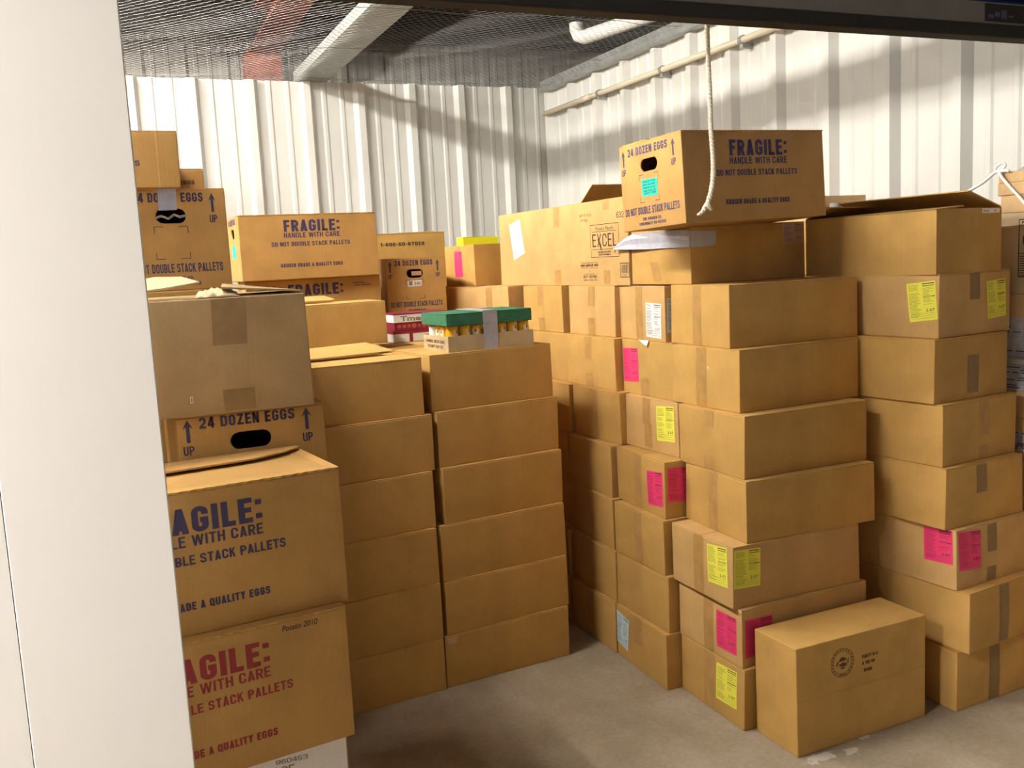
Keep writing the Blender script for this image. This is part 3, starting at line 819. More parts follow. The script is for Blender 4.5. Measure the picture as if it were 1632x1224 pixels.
lamp((-.50, 2.7, 3.43), 0, 'bare tube lamp above the netting nearest the door', M['tube'])
lamp((-.50, 4.3, 3.43), 0, 'bare tube lamp above the middle of the netting', M['tube'])
lamp((-.50, 5.7, 3.43), 0, 'bare tube lamp above the netting nearest the back wall', M['tube'])
lamp((-2.6, 2.8, 3.43), 0, 'added fill tube lamp over the neighbouring unit, nearer the aisle', M['tube'])  # added fill, brightens the upper part of the right wall
lamp((-2.6, 4.6, 3.43), 0, 'added fill tube lamp over the neighbouring unit, farther from the aisle', M['tube'])  # second added fill, softens the strut's shadow band on the right wall
lamp((-2.0, .95, 2.75), PI / 2, 'bare tube lamp over the aisle outside the door', M['tube2'])

# ------------------------------------------------------------------ the cartons
ORD = ['', 'bottom', 'second from floor', 'third from floor', 'fourth from floor', 'fifth from floor', 'sixth from floor', 'seventh from floor']

# stacks A and B (left, plain fronts)
for i in range(1, 7):
    lab = 'plain brown carton, %s, in front stack left of the tray stack' % ORD[i]
    if i == 6: lab = 'plain carton with a loose bright lid flap topping the front stack left of tray'
    c = Carton('A_%d' % i, 'cardboard_box', lab, group='plain cartons of the two left front stacks', flaps=None if i == 6 else 'split')
    if i == 6:
        w, d, h = c.w, c.d, c.h
        b = MB(); b.prism([(-w / 2 + .001, -d / 2 + .001, h - .001), (w / 2 - .001, -d / 2 + .001, h - .001), (w / 2 - .004, .03, h + .001), (-w / 2 + .002, .03, h + .001)], (0, 0, .004)); b.obj('top_flap', M['kraft'], c.root)
        b = MB(); b.prism([(-w / 2, .012, h + .012), (w / 2 - .030, .022, h + .016), (w / 2 - .085, d / 2 + .02, h + .042), (-w / 2 + .03, d / 2 + .02, h + .034)], (0, 0, .004)); b.obj('top_flap', M['kraft'], c.root)
for i in range(1, 7):
    lab = 'plain brown carton, %s, in stack under the green-lidded tray' % ORD[i]
    if i == 6: lab = 'plain carton directly under the green-lidded tray of jars'
    c = Carton('B_%d' % i, 'cardboard_box', lab, group='plain cartons of the two left front stacks')
    if i == 1:
        b = MB(); c.quad(b, 'F', ((.005, c.h - .010), (.050, c.h - .012), (.046, c.h - .030), (.018, c.h - .034)), .0012, 0, 2); b.obj('torn_patch', M['torn'], c.root)

def plain_tape(c, face, top=True, bot=True, ctr=None, wd=.052, full=False, lt=.07, lb=.045):
    L_ = c.d if face == 'L' else c.w
    x = L_ / 2 if ctr is None else ctr
    if full: c.tape(face, x, .004, c.h - .004, wd); return
    if top: c.tape(face, x, c.h - lt, c.h - .003, wd)
    if bot: c.tape(face, x + c.rng.uniform(-.006, .006), .003, lb, wd)

# corner stack R3
R3 = {1: 'brown carton with one yellow label, bottom of corner stack behind lone floor carton', 2: 'brown carton with two pink labels, second from floor in the corner stack',
      3: 'brown carton with yellow labels either side of its corner, third in corner stack', 4: 'plain brown carton, fourth from floor, jutting right in the corner stack',
      5: 'plain brown carton, fifth from floor in corner stack, tape strips on its end', 6: 'plain brown carton, sixth from floor in corner stack, pale nick on its end',
      7: 'plain brown carton, seventh from floor in corner stack, under the duct-taped carton'}
for i in range(1, 8):
    c = Carton('R3_%d' % i, 'cardboard_box', R3[i], mat='kraft_pale' if i in (2, 3) else 'kraft', group='cartons of the corner stack')
    if i == 1: c.sticker('L', ((.205, .175), (.312, .180), (.310, .055), (.203, .051)), 'yellow'); plain_tape(c, 'L', full=True, ctr=.165, wd=.06)
    if i == 2:
        c.sticker('L', ((.214, .156), (.317, .156), (.314, .033), (.214, .031)), 'pink'); c.sticker('F', ((.012, .156), (.117, .156), (.115, .033), (.010, .031)), 'pink'); plain_tape(c, 'L', full=True, ctr=.170)
    if i == 3:
        c.sticker('L', ((.205, .180), (.310, .191), (.315, .063), (.212, .056)), 'yellow'); c.sticker('F', ((.004, .190), (.103, .184), (.101, .062), (.002, .066)), 'yellow'); plain_tape(c, 'L', full=True, ctr=.158, wd=.055)
    if i == 4: plain_tape(c, 'L', full=True, ctr=.17, wd=.05)
    if i == 5: plain_tape(c, 'L', ctr=.172, lt=.058, lb=.046)
    if i == 6:
        plain_tape(c, 'L', full=True, ctr=.165, wd=.055)
        b = MB(); c.quad(b, 'L', ((.200, .137), (.205, .138), (.206, .132), (.201, .131)), .0012, 0, 1); b.obj('scuff_mark', M['white'], c.root)
    if i == 7: plain_tape(c, 'L', full=True, ctr=.165, wd=.05)

# aisle stacks R2, R1, R0
R2 = {1: 'brown carton with pale blue label, bottom of aisle stack left of corner stack', 2: 'plain brown carton, second from floor, aisle stack left of corner stack',
      3: 'plain brown carton with a tape strip, third from floor, aisle stack left of corner stack', 4: 'brown carton with pink labels either side of its corner, aisle stack',
      5: 'brown carton with yellow label, fifth from floor, aisle stack left of corner stack', 6: 'brown carton with a pink label and white paper scrap, aisle stack',
      7: 'brown carton with a white and pale blue label, top aisle layer beside corner stack'}
for i in range(1, 8):
    c = Carton('R2_%d' % i, 'cardboard_box', R2[i], mat='kraft_pale' if i in (5, 7) else 'kraft', group='cartons of the aisle stacks')
    if i == 1: c.sticker('L', ((.004, .177), (.101, .163), (.084, .039), (.002, .054)), 'blue'); plain_tape(c, 'L', bot=False, ctr=.166, lt=.10, wd=.055)
    if i == 2: pass
    if i == 3: plain_tape(c, 'L', full=True, ctr=.168)
    if i == 4:
        c.sticker('L', ((.231, .151), (.337, .163), (.338, .040), (.236, .029)), 'pink'); c.sticker('F', ((.012, .178), (.112, .176), (.110, .052), (.010, .060)), 'pink'); plain_tape(c, 'L', full=True, ctr=.165)
    if i == 5: c.sticker('L', ((.205, .170), (.311, .179), (.312, .053), (.206, .045)), 'yellow'); c.tape('L', .140, .095, .19, .05); c.tape('L', .150, .012, .098, .045, mat='tape')
    if i == 6:
        c.sticker('L', ((.006, .170), (.108, .175), (.112, .050), (.009, .043)), 'pink'); plain_tape(c, 'L', top=False, ctr=.150, lb=.068)
        b = MB(); b.prism([c.pt('L', .118, c.h + .003, .002), c.pt('L', .183, c.h + .003, .002), c.pt('L', .176, .186, .006), c.pt('L', .150, .194, .005)], (-.0008, 0, 0)); b.obj('paper_scrap', M['white'], c.root)['label'] = 'curled scrap of white paper'
    if i == 7:
        c.sticker('L', ((.200, .139), (.302, .136), (.297, .011), (.196, .014)), 'white', 'white paper label'); c.sticker('F', ((.009, .155), (.109, .153), (.107, .030), (.007, .034)), 'blue')
        c.tape('L', .150, .098, c.h - .003, .047); c.tape('L', .150, .005, .100, .05, mat='tape')
for i in range(1, 8):
    c = Carton('R1_%d' % i, 'cardboard_box', 'plain brown carton, %s, second aisle stack back from the corner stack' % ORD[i], mat='kraft_pale' if i == 7 else 'kraft', group='cartons of the aisle stacks')
    if i == 7: plain_tape(c, 'L', ctr=.19, lt=.08, lb=.07, wd=.055)
    elif i == 6: plain_tape(c, 'L', ctr=.178, lt=.09, lb=.055)
    elif i == 5: plain_tape(c, 'L', full=True, ctr=.165, mat=None) if False else c.tape('L', .165, .006, c.h - .004, .052)
    else: plain_tape(c, 'L', full=True, ctr=.17, wd=.05)
for i in range(1, 8):
    c = Carton('R0_%d' % i, 'cardboard_box', 'plain carton, %s, third aisle stack back, partly behind the tray stack' % ORD[i], group='cartons of the aisle stacks')
    if i == 7: plain_tape(c, 'L', ctr=.17, lt=.085, lb=.06)
c = Carton('R9_7', 'cardboard_box', 'plain carton turned askew under the small carton with a pink label', mat='kraft_pale'); c.tape('L', .36, .10, c.h - .004, .05)

# right-hand stack R4
R4 = {1: 'plain brown carton, bottom of the rightmost tall stack', 2: 'plain brown carton, second from floor, jutting forward in rightmost tall stack',
      3: 'brown carton with two pink labels, third from floor in rightmost tall stack', 4: 'plain brown carton, fourth from floor in rightmost tall stack',
      5: 'plain brown carton, fifth from floor in rightmost tall stack', 6: 'plain brown carton with dark tape strip under the yellow-labelled one, rightmost stack',
      7: 'brown carton with tilted yellow labels on two sides, under the open carton'}
for i in range(1, 8):
    c = Carton('R4_%d' % i, 'cardboard_box', R4[i], long='y', mat='kraft_pale' if i in (3, 7) else 'kraft', group='cartons of the rightmost tall stack')
    if i == 3: c.sticker('L', ((.391, .186), (.497, .193), (.498, .082), (.394, .077)), 'pink'); c.sticker('F', ((.007, .190), (.115, .181), (.117, .056), (.013, .063)), 'pink'); c.tape('F', .172, .10, c.h - .004, .045, mat='tape_dark'); c.tape('F', .172, .004, .05, .045, mat='tape_dark')
    elif i == 7: c.sticker('L', ((.391, .172), (.495, .183), (.507, .062), (.406, .049)), 'yellow'); c.sticker('F', ((.225, .167), (.326, .173), (.331, .051), (.236, .046)), 'yellow'); c.tape('F', .170, .114, c.h - .004, .05, mat='tape_dark')
    elif i == 6: c.tape('F', .183, .02, .142, .056, mat='tape_dark')
    elif i == 5: c.tape('F', .20, .08, c.h - .006, .05); c.tape('F', .20, .003, .05, .05)
    elif i == 4: c.tape('F', .165, .10, c.h - .006, .05, mat='tape_dark')
    else: c.tape('F', .175, .004, c.h - .004, .05, mat='tape_dark')

# open carton on the rightmost stack
c = Carton('OPEN', 'cardboard_box', 'open brown carton with raised dark lid flap on the rightmost stack', open_top=True, flaps=None)
w, d, h = c.w, c.d, c.h
b = MB(); b.prism([(w / 2, -d / 2 + .003, h), (w / 2, d / 2 - .003, h), (w / 2 - .148, d / 2 - .006, h + .052), (w / 2 - .148, -d / 2 + .006, h + .052)], (.0015, 0, .004)); b.obj('top_flap', M['kraft'], c.root)
b = MB(); b.prism([(-w / 2, -d / 2 + .003, h - .004), (-w / 2, d / 2 - .003, h - .004), (-w / 2 + .13, d / 2 - .006, h + .004), (-w / 2 + .13, -d / 2 + .006, h + .006)], (0, 0, .004)); b.obj('top_flap', M['kraft'], c.root)
b = MB(); b.prism([(-w / 2 + .003, d / 2, h), (w / 2 - .003, d / 2, h), (w / 2 - .02, d / 2 - .13, h + .030), (-w / 2 + .004, d / 2 - .12, h + .034)], (0, .0015, .004)); b.obj('top_flap', M['kraft'], c.root)
c.sticker('F', ((.206, .198), (.289, .197), (.290, .183), (.207, .183)), 'white', blank=True)
c.print('F', [T('FRAGILE', .212, .240, .187, .194, bold=.03), T('24', .262, .272, .187, .194, bold=.03)], 'grey_ink', off=.0014)

# duct-taped carton, big egg case on it, long carton with brand print
c = Carton('TAPED', 'cardboard_box', 'brown carton with silver duct tape under the top egg case', mat='kraft')
b = MB()
dz = .126
pts = [c.pt('F', .107, 0, .0014), c.pt('F', .05, 0, .0014), c.pt('F', .004, 0, .002), c.pt('L', c.d - .004, 0, .003), c.pt('L', c.d - .12, 0, .006), c.pt('L', c.d - .23, 0, .010), c.pt('L', .02, 0, .016), c.pt('L', -.03, 0, .020), c.pt('L', -.085, 0, .024)]
lo = [.127, .126, .126, .126, .127, .127, .129, .131, .133]; hi = [.177, .178, .180, .183, .187, .187, .185, .172, .142]
inn = [0, 0, 0, .001, .0035, .007, .011, .012, .002]
vs = []
for p, l, hh, k in zip(pts, lo, hi, inn):
    for q in range(4):
        t = q / 3
        vs.append((p.x + k * t + .004 * math.sin(7 * p.y + 5 * t) * (1 if k else 0) * t, p.y, l + (hh - l) * t))
fs = []
for i in range(len(pts) - 1):
    for q in range(3): fs.append((i * 4 + q, i * 4 + q + 1, (i + 1) * 4 + q + 1, (i + 1) * 4 + q))
b.add(vs, fs)
o = b.obj('duct_tape', M['duct'], c.root); o['label'] = 'silver grey duct tape'
md = o.modifiers.new('thickness', 'SOLIDIFY'); md.thickness = .0006; md.offset = 0
c.sticker('F', ((.403, .196), (.501, .195), (.500, .122), (.403, .122)), 'peach', hand='A')
c.tape('L', .165, .012, .080, .049, lean=.022)

c = Carton('EGGTOP', 'egg_case', 'egg case with teal label and hand hole, highest on the right stacks', mat='kraft_egg', dims=(.5924, .3369, .2841), hole=egg_hole(.3369, 'L'), scallop=True,
           group='printed egg cases', loc=(0, 0, 0))
Rm = Euler((-.0344, -.0171, .0687), 'XYZ').to_matrix()
c.root.location = Vector((1.6975, 2.494, 1.5870)) + Rm @ Vector((.5924 / 2, .3369 / 2, 0)); c.root.rotation_euler = (-.0344, -.0171, .0687)
egg_front(c); egg_end(c, 'L')
c.sticker('L', ((.118, .162), (.203, .159), (.201, .104), (.117, .107)), 'teal', blank=True)
c.print('L', [B(t_, .126, .194, y, y + .006) for t_, y in (('FROZEN FOOD', .150), ('MUST BE KEPT', .140), ('FROZEN AT ALL', .130), ('TIMES UNTIL USE', .120), ('TWENTY FOUR', .112))], 'teal_ink', off=.0016)
b = MB(); b.prism([(-.29, .02, c.h + .002), (-.29, .155, c.h + .001), (-.16, .155, c.h + .002), (-.16, .02, c.h + .008)], (0, 0, .003)); b.obj('top_flap', M['kraft_egg'], c.root)

c = Carton('EXCEL', 'cardboard_box', 'long brown carton printed EXCEL with a white paper label', mat='kraft_pale', bulge=.004)
c.sticker('L', ((.115, .279), (.233, .300), (.279, .147), (.158, .116)), 'white', blank=True)
it = frame(.876, 1.086, .110, .238, .0022)
it += [B('EXCEL', .891, 1.070, .151, .201, t=.11, gap=.12), Po((.953, .138), (.962, .138), (.937, .185), (.930, .180)), T('Potato Pearls', .915, 1.048, .2145, .228, bold=0, lean=.25), Rc(.890, 1.067, .2085, .2105), Rc(.890, 1.069, .140, .142),
       B('MASHED POTATOES', .932, 1.028, .127, .134), B('WITH VITAMIN C', .936, 1.026, .117, .124), B('R', 1.052, 1.060, .125, .134),
       B('632', 1.074, 1.127, .254, .277, t=.11), T('NET WT. 43 LB', .792, .887, .273, .284, bold=0), T('(19.5kg)', .796, .856, .255, .266, bold=0),
       T('Distributed by', .797, .925, .088, .094, bold=0), B('BASIC AMERICAN FOODS', .789, .928, .076, .085, t=.2), T('Vacaville, California', .793, .923, .068, .073, bold=0), T('for', .853, .866, .056, .061, bold=0),
       T('keep cool and dry', .820, .897, .044, .050, bold=0), B('BEST BEFORE', .806, .912, .031, .041, t=.14), T('Idaho Falls, ID', .806, .910, .019, .027, bold=0)]
it += frame(1.087, 1.150, .031, .086, .003)
x = 1.097
while x < 1.140:
    it.append(Rc(x, x + c.rng.choice((.001, .0015, .0022)), .047, .079)); x += c.rng.choice((.0028, .0036))
it.append(T('0 63', 1.108, 1.130, .037, .043, bold=0))
for nm, q in (('printed_logo', it[:4] + it[4:6] + it[6:9] + it[9:12]), ('printed_number', it[12:13]), ('printed_weight', it[13:15]), ('printed_address', it[15:21]), ('barcode_frame', it[21:25]), ('printed_barcode', it[25:])):
    c.print('L', q, 'brownink', name=nm, label='dark brown ' + nm.replace('_', ' '))
c.tape('L', .593, .245, c.h - .003, .052); c.tape('L', .585, .004, .065, .054); c.tape('L', 1.0, .29, c.h - .003, .05); c.tape('L', .99, .004, .06, .05)
c = Carton('PINK8', 'cardboard_box', 'small brown carton with a pink label left of the long EXCEL carton', mat='kraft')
c.sticker('L', ((.118, .175), (.205, .172), (.208, .047), (.118, .045)), 'pink'); c.tape('L', .165, .004, .045, .05); c.tape('L', .163, .175, c.h - .004, .05)

# lone carton on the floor with a round seal
c = Carton('FRONT', 'cardboard_box', 'lone brown carton standing on the floor, printed with a round seal', mat='kraft', flaps=None, bulge=.003)
it = [ring(.173, .257, .0435, .0450), ring(.173, .257, .0345, .0355), ring(.173, .257, .0150, .0162)]
for k in range(22):
    a = 2 * PI * k / 22
    if -2.2 < math.atan2(math.sin(a), math.cos(a)) < -.9: continue
    ca, sa = math.cos(a), math.sin(a)
    q = lambda r, e: (.173 + r * math.cos(a + e), .257 + r * math.sin(a + e))
    it.append(Po(q(.0375, -.06), q(.0375, .06), q(.0415, .05), q(.0415, -.05)))
it += [T('SEAL', .158, .188, .2165, .2215), Po((.158, .262), (.172, .275), (.190, .268), (.181, .262)), Po((.160, .252), (.176, .258), (.192, .250), (.184, .244), (.166, .246)),
       Po((.166, .238), (.182, .238), (.177, .243), (.170, .243)), Po((.147, .250), (.153, .264), (.156, .262), (.152, .249)), Po((.196, .252), (.198, .268), (.195, .266), (.192, .254)),
       ]
c.print('F', it, 'brownink', name='printed_seal', label='dark brown round printed seal')
c.print('F', [B('PARTY B-6', .250, .313, .2525, .263, t=.2), B('& THE 08', .250, .300, .232, .2425, t=.2), B('USDA', .256, .289, .209, .220, t=.2)], 'brownink', label='dark brown printed lettering')
b = MB(); c.quad(b, 'F', ((.001, .172), (c.w - .001, .171), (c.w - .001, .169), (.001, .170)), .0006, 0, 6); b.obj('crease_line', M['tape'], c.root)

# front left: white case, two egg cases, egg case end with the big taped carton on it
c = Carton('WHITE', 'cardboard_box', 'white carton at bottom left below the red-lettered egg case', mat='kraft_white')
c.print('F', [B('24 CT PAPER CASE', .240, .468, .440, .464, t=.10), B('960453', .430, .497, .470, .480, t=.12)], 'grey_ink')
c = Carton('EGG1', 'egg_case', 'egg case with red lettering above the white carton', mat='kraft_egg', group='printed egg cases', scallop=True, jit=0, bulge=.002)
egg_front(c, 'red')
c.print('F', [T('Potato 2010', .463, .536, .262, .274, dv=-.001, bold=0, lean=.2)], 'black', name='handwriting', label='black handwritten note')
c = Carton('EGG2', 'egg_case', 'navy-lettered egg case with half-open lid stacked on the red-lettered one', mat='kraft_egg', group='printed egg cases', flaps=None, jit=0, bulge=.002)
egg_front(c)
w, d, h = c.w, c.d, c.h
b = MB()
n = 54
poly = [(-w / 2 + .001 + (w - .002) * i / n, -d / 2 - (.004 if i % 2 else 0) + .0005, h) for i in range(n + 1)] + [(w / 2 - .003, .098, h), (w / 2 - .065, .030, h - .016), (w / 2 - .13, .024, h - .007), (-.02, .012, h - .003), (-w / 2, .000, h - .002)]
b.prism(poly, (0, 0, .004)); b.obj('top_flap', M['kraft_egg'], c.root)
b = MB(); b.prism([(-w / 2, .010, h + .006), (-.02, .022, h + .007), (w / 2 - .13, .030, h + .007), (w / 2 - .05, .058, h + .008), (w / 2 - .002, .108, h + .004), (w / 2 - .002, d / 2, h), (-w / 2, d / 2, h)], (0, 0, .004)); b.obj('top_flap', M['kraft_egg'], c.root)
b = MB()
for vs, fs in (T('?', .255, .272, .265, .285), T('Potato', .300, .385, .268, .280), T('keep dry and cool, do not stack', .255, .440, .245, .254, bold=0), T('handle with care', .255, .37, .228, .236, bold=0)):
    b.add([(-w / 2 + x, -d / 2 + y, h + .0128) for x, y in vs], fs)
b.obj('printed_lettering', M['brownink'], c.root)
c = Carton('EGGEND', 'egg_case', 'egg case end with hand hole beneath the big worn carton, half hidden', mat='kraft_egg', hole=egg_hole(BOX['EGGEND'][3]), group='printed egg cases')
egg_end(c, 'F')
c = Carton('BROWN', 'cardboard_box', 'big worn greyish brown carton with crumpled lid and tape patches, front left', mat='kraft_grey', flaps=None, jit=.004, bulge=.006)
c.tape('F', .344, .157, c.h - .002, .075, lean=-.006, mat='tape_dark'); c.tape('F', .353, .006, .056, .070, mat='tape_dark')
c.print('F', frame(.247, .253, .032, .046, .0012), 'white', name='scuff_mark', label='small white outline mark')
w, d, h = c.w, c.d, c.h
b = MB(); b.prism([(-w / 2, -d / 2 + .004, h - .001), (w / 2 - .004, -d / 2 + .004, h - .001), (w / 2 - .004, d / 2, h - .001), (-w / 2, d / 2, h - .001)], (0, 0, .003)); b.obj('top_flap', M['kraft_grey'], c.root)
b = MB(); b.prism([(-w / 2, -d / 2 + .020, h + .004), (-.03, -d / 2 + .055, h + .026), (.035, -d / 2 + .085, h + .034), (.0, -.06, h + .048), (-.06, -.05, h + .050), (-w / 2, -.08, h + .022)], (0, 0, .004)); b.obj('top_flap', M['torn'], c.root)
b = MB(); b.prism([(.075, -d / 2 + .012, h + .020), (w / 2 - .002, -d / 2 + .002, h + .003), (w / 2 - .002, .12, h + .004), (.10, .06, h + .026)], (0, 0, .004)); b.obj('top_flap', M['kraft_grey'], c.root)
b = MB(); vs = []; fs = []; nx, ny = 20, 8; R_ = random.Random(4)
for j in range(ny + 1):
    for i in range(nx + 1):
        x = .020 + .095 * i / nx; y = -d / 2 + .002 + .060 * j / ny
        z = h + .003 + (.020 * math.sin(PI * j / ny / 1.5) ** .7 * (.7 + .3 * math.sin(i * .9 + j)) + .0018 * math.sin(i * 1.3 - j * 1.3)) * (math.sin(PI * i / nx) ** .4) * (0.12 if j == 0 else 1)
        vs.append((x + R_.uniform(-.0005, .0005), y, z))
for j in range(ny):
    for i in range(nx): fs.append((j * (nx + 1) + i, j * (nx + 1) + i + 1, (j + 1) * (nx + 1) + i + 1, (j + 1) * (nx + 1) + i))
b.add(vs, fs); o = b.obj('crumpled_tape', M['torn'], c.root, True); md = o.modifiers.new('thickness', 'SOLIDIFY'); md.thickness = .0015

# back left group
c = Carton('EGGTAPE', 'egg_case', 'egg case with grey tape patch over its hand hole behind the worn carton', mat='kraft_egg', hole=egg_hole(.29), group='printed egg cases')
egg_end(c, 'F')
b = MB(); c.quad(b, 'F', ((.110, .2845), (.159, .2845), (.157, .222), (.108, .221)), .0014, 0, 4); b.obj('duct_tape', M['duct'], c.root)['label'] = 'grey duct tape patch'
b = MB(); b.tube([(-.145 + .095, -.292, .200), (-.03, -.288, .207), (-.012, -.291, .199), (.005, -.287, .210), (.02, -.291, .203), (.035, -.289, .207)], .004, 6); b.obj('crumpled_wrap', M['clear'], c.root)
c = Carton('TS', 'egg_case', 'egg case lying highest at far left, bright front, mostly behind the post', mat='kraft_egg', group='printed egg cases')
c.print('F', [B('DO NOT DOUBLE STACK PALLETS', .155, .499, .058, .073)], 'navy')
b = MB(); c.quad(b, 'F', ((.543, c.h - .002), (.5465, c.h - .002), (.5465, .002), (.543, .002)), .0006, 0, 4); b.obj('panel_seam', M['kraft_pale'], c.root)
c = Carton('GGS', 'egg_case', 'low shaded egg case behind the highest one at far left', mat='kraft_egg', group='printed egg cases')
c.print('F', [B('KROGER GRADE A QUALITY EGGS', .300, .572, .036, .048, t=.2)], 'brownink')
c = Carton('FRAG1', 'egg_case', 'upper navy-lettered egg case of the pair against the back wall', mat='kraft_egg', group='printed egg cases', hole=egg_hole(.31, 'L'), scallop=True)
egg_front(c)
c.print('L', [B('24 DOZEN EGGS', .049, .245, .2435, .269, t=.19, gap=.11)], 'navy'); c.sticker('L', ((.11, .155), (.20, .155), (.20, .10), (.11, .10)), 'teal', blank=True)
c = Carton('FRAG2', 'egg_case', 'lower egg case of the back wall pair, FRAGILE half hidden', mat='kraft_egg', group='printed egg cases', jit=0, bulge=.002)
for q in ([B('FRAGILE:', .183, .428, .203, .254, t=.2, gap=.1)], [B('STORED TO', .047, .130, .243, .252, t=.2), B('KEEP COOL', .052, .133, .229, .238, t=.2)], [B('PERISHABLE', .476, .534, .245, .251), B('KEEP REFRIG', .480, .556, .234, .240)]):
    c.print('F', q, 'navy', label='navy blue printed lettering')
c = Carton('PLAIN', 'cardboard_box', 'plain brown carton in front of the back wall egg case pair', mat='kraft', flaps=None)
w, d, h = c.w, c.d, c.h
b = MB(); b.prism([(-w / 2, -d / 2 + .001, h - .001), (w / 2 - .001, -d / 2 + .001, h - .001), (w / 2 - .001, d / 2, h - .001), (-w / 2, d / 2, h - .001)], (0, 0, .004)); b.obj('top_flap', M['kraft'], c.root)
b = MB(); b.prism([(-w / 2, .0, h + .008), (.07, .02, h + .011), (.05, d / 2 - .005, h + .026), (-w / 2, d / 2 - .005, h + .022)], (0, 0, .004)); b.obj('top_flap', M['kraft'], c.root)
c = Carton('EGGB', 'egg_case', 'egg case end with hand hole and small white label below the RYDER carton', mat='kraft_egg', hole=egg_hole(.289), group='printed egg cases')
egg_end(c, 'F')
c.sticker('F', ((.100, .172), (.170, .174), (.168, .146), (.101, .145)), 'white', blank=True)
c.print('F', [Rc(.106, .124, .150, .170), T('245', .132, .164, .152, .166, bold=.03)], 'grey_ink', off=.0016)
b = MB(); b.box(-.02, .03, -.292, -.288, .196, .216); b.obj('inner_paper', M['peach'], c.root)
c = Carton('RYDER', 'cardboard_box', 'brown moving carton printed 1-800-GO-RYDER against the back wall', mat='kraft', flaps=None)
c.print('F', [B('1-800-GO-RYDER', .078, .330, .234, .254, t=.19, gap=.12)], 'black', label='black printed lettering')
w, d, h = c.w, c.d, c.h
b = MB(); b.prism([(-w / 2, -d / 2, h), (w / 2, -d / 2, h), (w / 2, .0, h + .006), (-w / 2, .0, h + .003)], (0, 0, .004)); b.obj('top_flap', M['kraft'], c.root)
b = MB(); b.prism([(.0, .005, h + .008), (w / 2 - .01, .005, h + .010), (w / 2 - .01, d / 2, h + .002), (.0, d / 2, h + .002)], (0, 0, .004)); b.obj('top_flap', M['kraft'], c.root)

# ------------------------------------------------------------------ jar tray with green lid, strapped with grey tape
x, y, yaw, w, d, z, h = BOX['TRAY']
d = .235; w = .345
q = Matrix.Rotation(yaw, 3, 'Z')
def tp(a, b_, c_=0): return Vector((x, y, z)) + q @ Vector((a, b_, c_))
t = empty('jar_tray', 'low tan card tray of yellow jars on the middle plain stack', 'tray', tp(w / 2, d / 2), (0, 0, yaw))
b = MB(); k = .004
b.box(-w / 2, w / 2, -d / 2, d / 2, 0, k); b.box(-w / 2, w / 2, -d / 2, -d / 2 + k, k, h); b.box(-w / 2, w / 2, d / 2 - k, d / 2, k, h)
b.box(-w / 2, -w / 2 + k, -d / 2 + k, d / 2 - k, k, h * .97); b.box(w / 2 - k, w / 2, -d / 2 + k, d / 2 - k, k, h)
b.obj('tray_wall', M['torn'], t, bevel=.0008)
b = MB()
for vs, fs in (B('HANDLE WITH CARE', .030, .205, .030, .041, t=.15), B('PEANUT BUTTER', .045, .190, .011, .022, t=.15)):
    b.add([(-w / 2 - .0006, d / 2 - a * (d / .237), c_) for a, c_ in vs], fs)
b.obj('printed_lettering', M['brownink'], t)
LZ = .093; LT = .138
b = MB(); s0, s1 = .138, .196
for (y0, y1, z0, z1) in ((-d / 2 - .0012, -d / 2 - .0004, -.0, LT + .003), ):
    b.prism([(-w / 2 + s0, -d / 2 - .006, LT + .004), (-w / 2 + s1, -d / 2 - .006, LT + .004), (-w / 2 + s1 + .003, -d / 2 - .0006, h * .9), (-w / 2 + s1 + .002, -d / 2 - .0006, .001), (-w / 2 + s0 + .002, -d / 2 - .0006, .001), (-w / 2 + s0 + .003, -d / 2 - .0006, h * .9)], (0, -.0008, 0))
b.box(-w / 2 + s0, -w / 2 + s1, -d / 2 - .006, d / 2, LT + .0015, LT + .0035)
b.obj('duct_tape', M['duct'], t)['label'] = 'grey duct tape strap'
t = empty('green_lid', 'dark green card lid resting on the yellow jars in the tray', 'lid', tp(w / 2, d / 2, LZ), (0, 0, yaw))
b = MB(); o_ = .004; a = LT - LZ
b.box(-w / 2 - o_, w / 2 - .006, -d / 2 - o_, d / 2, a - .004, a)
b.box(-w / 2 - o_, w / 2 - .006, -d / 2 - o_, -d / 2 - o_ + .003, 0, a - .004); b.box(-w / 2 - o_, w / 2 - .006, d / 2 - .003, d / 2, 0, a - .004)
b.box(-w / 2 - o_, -w / 2 - o_ + .003, -d / 2 - o_ + .003, d / 2 - .003, 0.002, a - .004); b.box(w / 2 - .009, w / 2 - .006, -d / 2 - o_ + .003, d / 2 - .003, 0, a - .004)
b.obj('lid_shell', M['lidgreen'], t, bevel=.0015)
# jars
def make_jar():
    r = empty('jar', 'x', 'jar', (0, 0, 0))
    b = MB(); b.lathe([(.0195, 0), (.0215, .003), (.0222, .02), (.0222, .068), (.0205, .078), (.0185, .084)], 20); b.obj('jar_body', M['jar'], r, True)
    b = MB(); b.lathe([(.0205, 0), (.0212, .001), (.0212, .010), (.0195, .0115)], 20); b.obj('jar_lid', M['jar'], r, True, (0, 0, .0765))
    b = MB(); R2 = .0226
    for (a0, a1, z0, z1, mi) in ((-2.15, -1.0, .020, .074, 0), (-1.72, -1.45, .062, .073, 1), (-1.95, -1.25, .0585, .061, 2), (-1.9, -1.3, .055, .057, 2)):
        R3_ = R2 + (.0003 if mi else 0)
        vs = []; n_ = 8
        for i in range(n_ + 1):
            a = a0 + (a1 - a0) * i / n_
            vs += [(R3_ * math.cos(a), R3_ * math.sin(a), z0), (R3_ * math.cos(a), R3_ * math.sin(a), z1)]
        b.add(vs, [(2 * i, 2 * i + 2, 2 * i + 3, 2 * i + 1) for i in range(n_)], mi)
    b.obj('jar_label', [M['jar_label'], M['jar_blue'], M['white']], r)
    return r
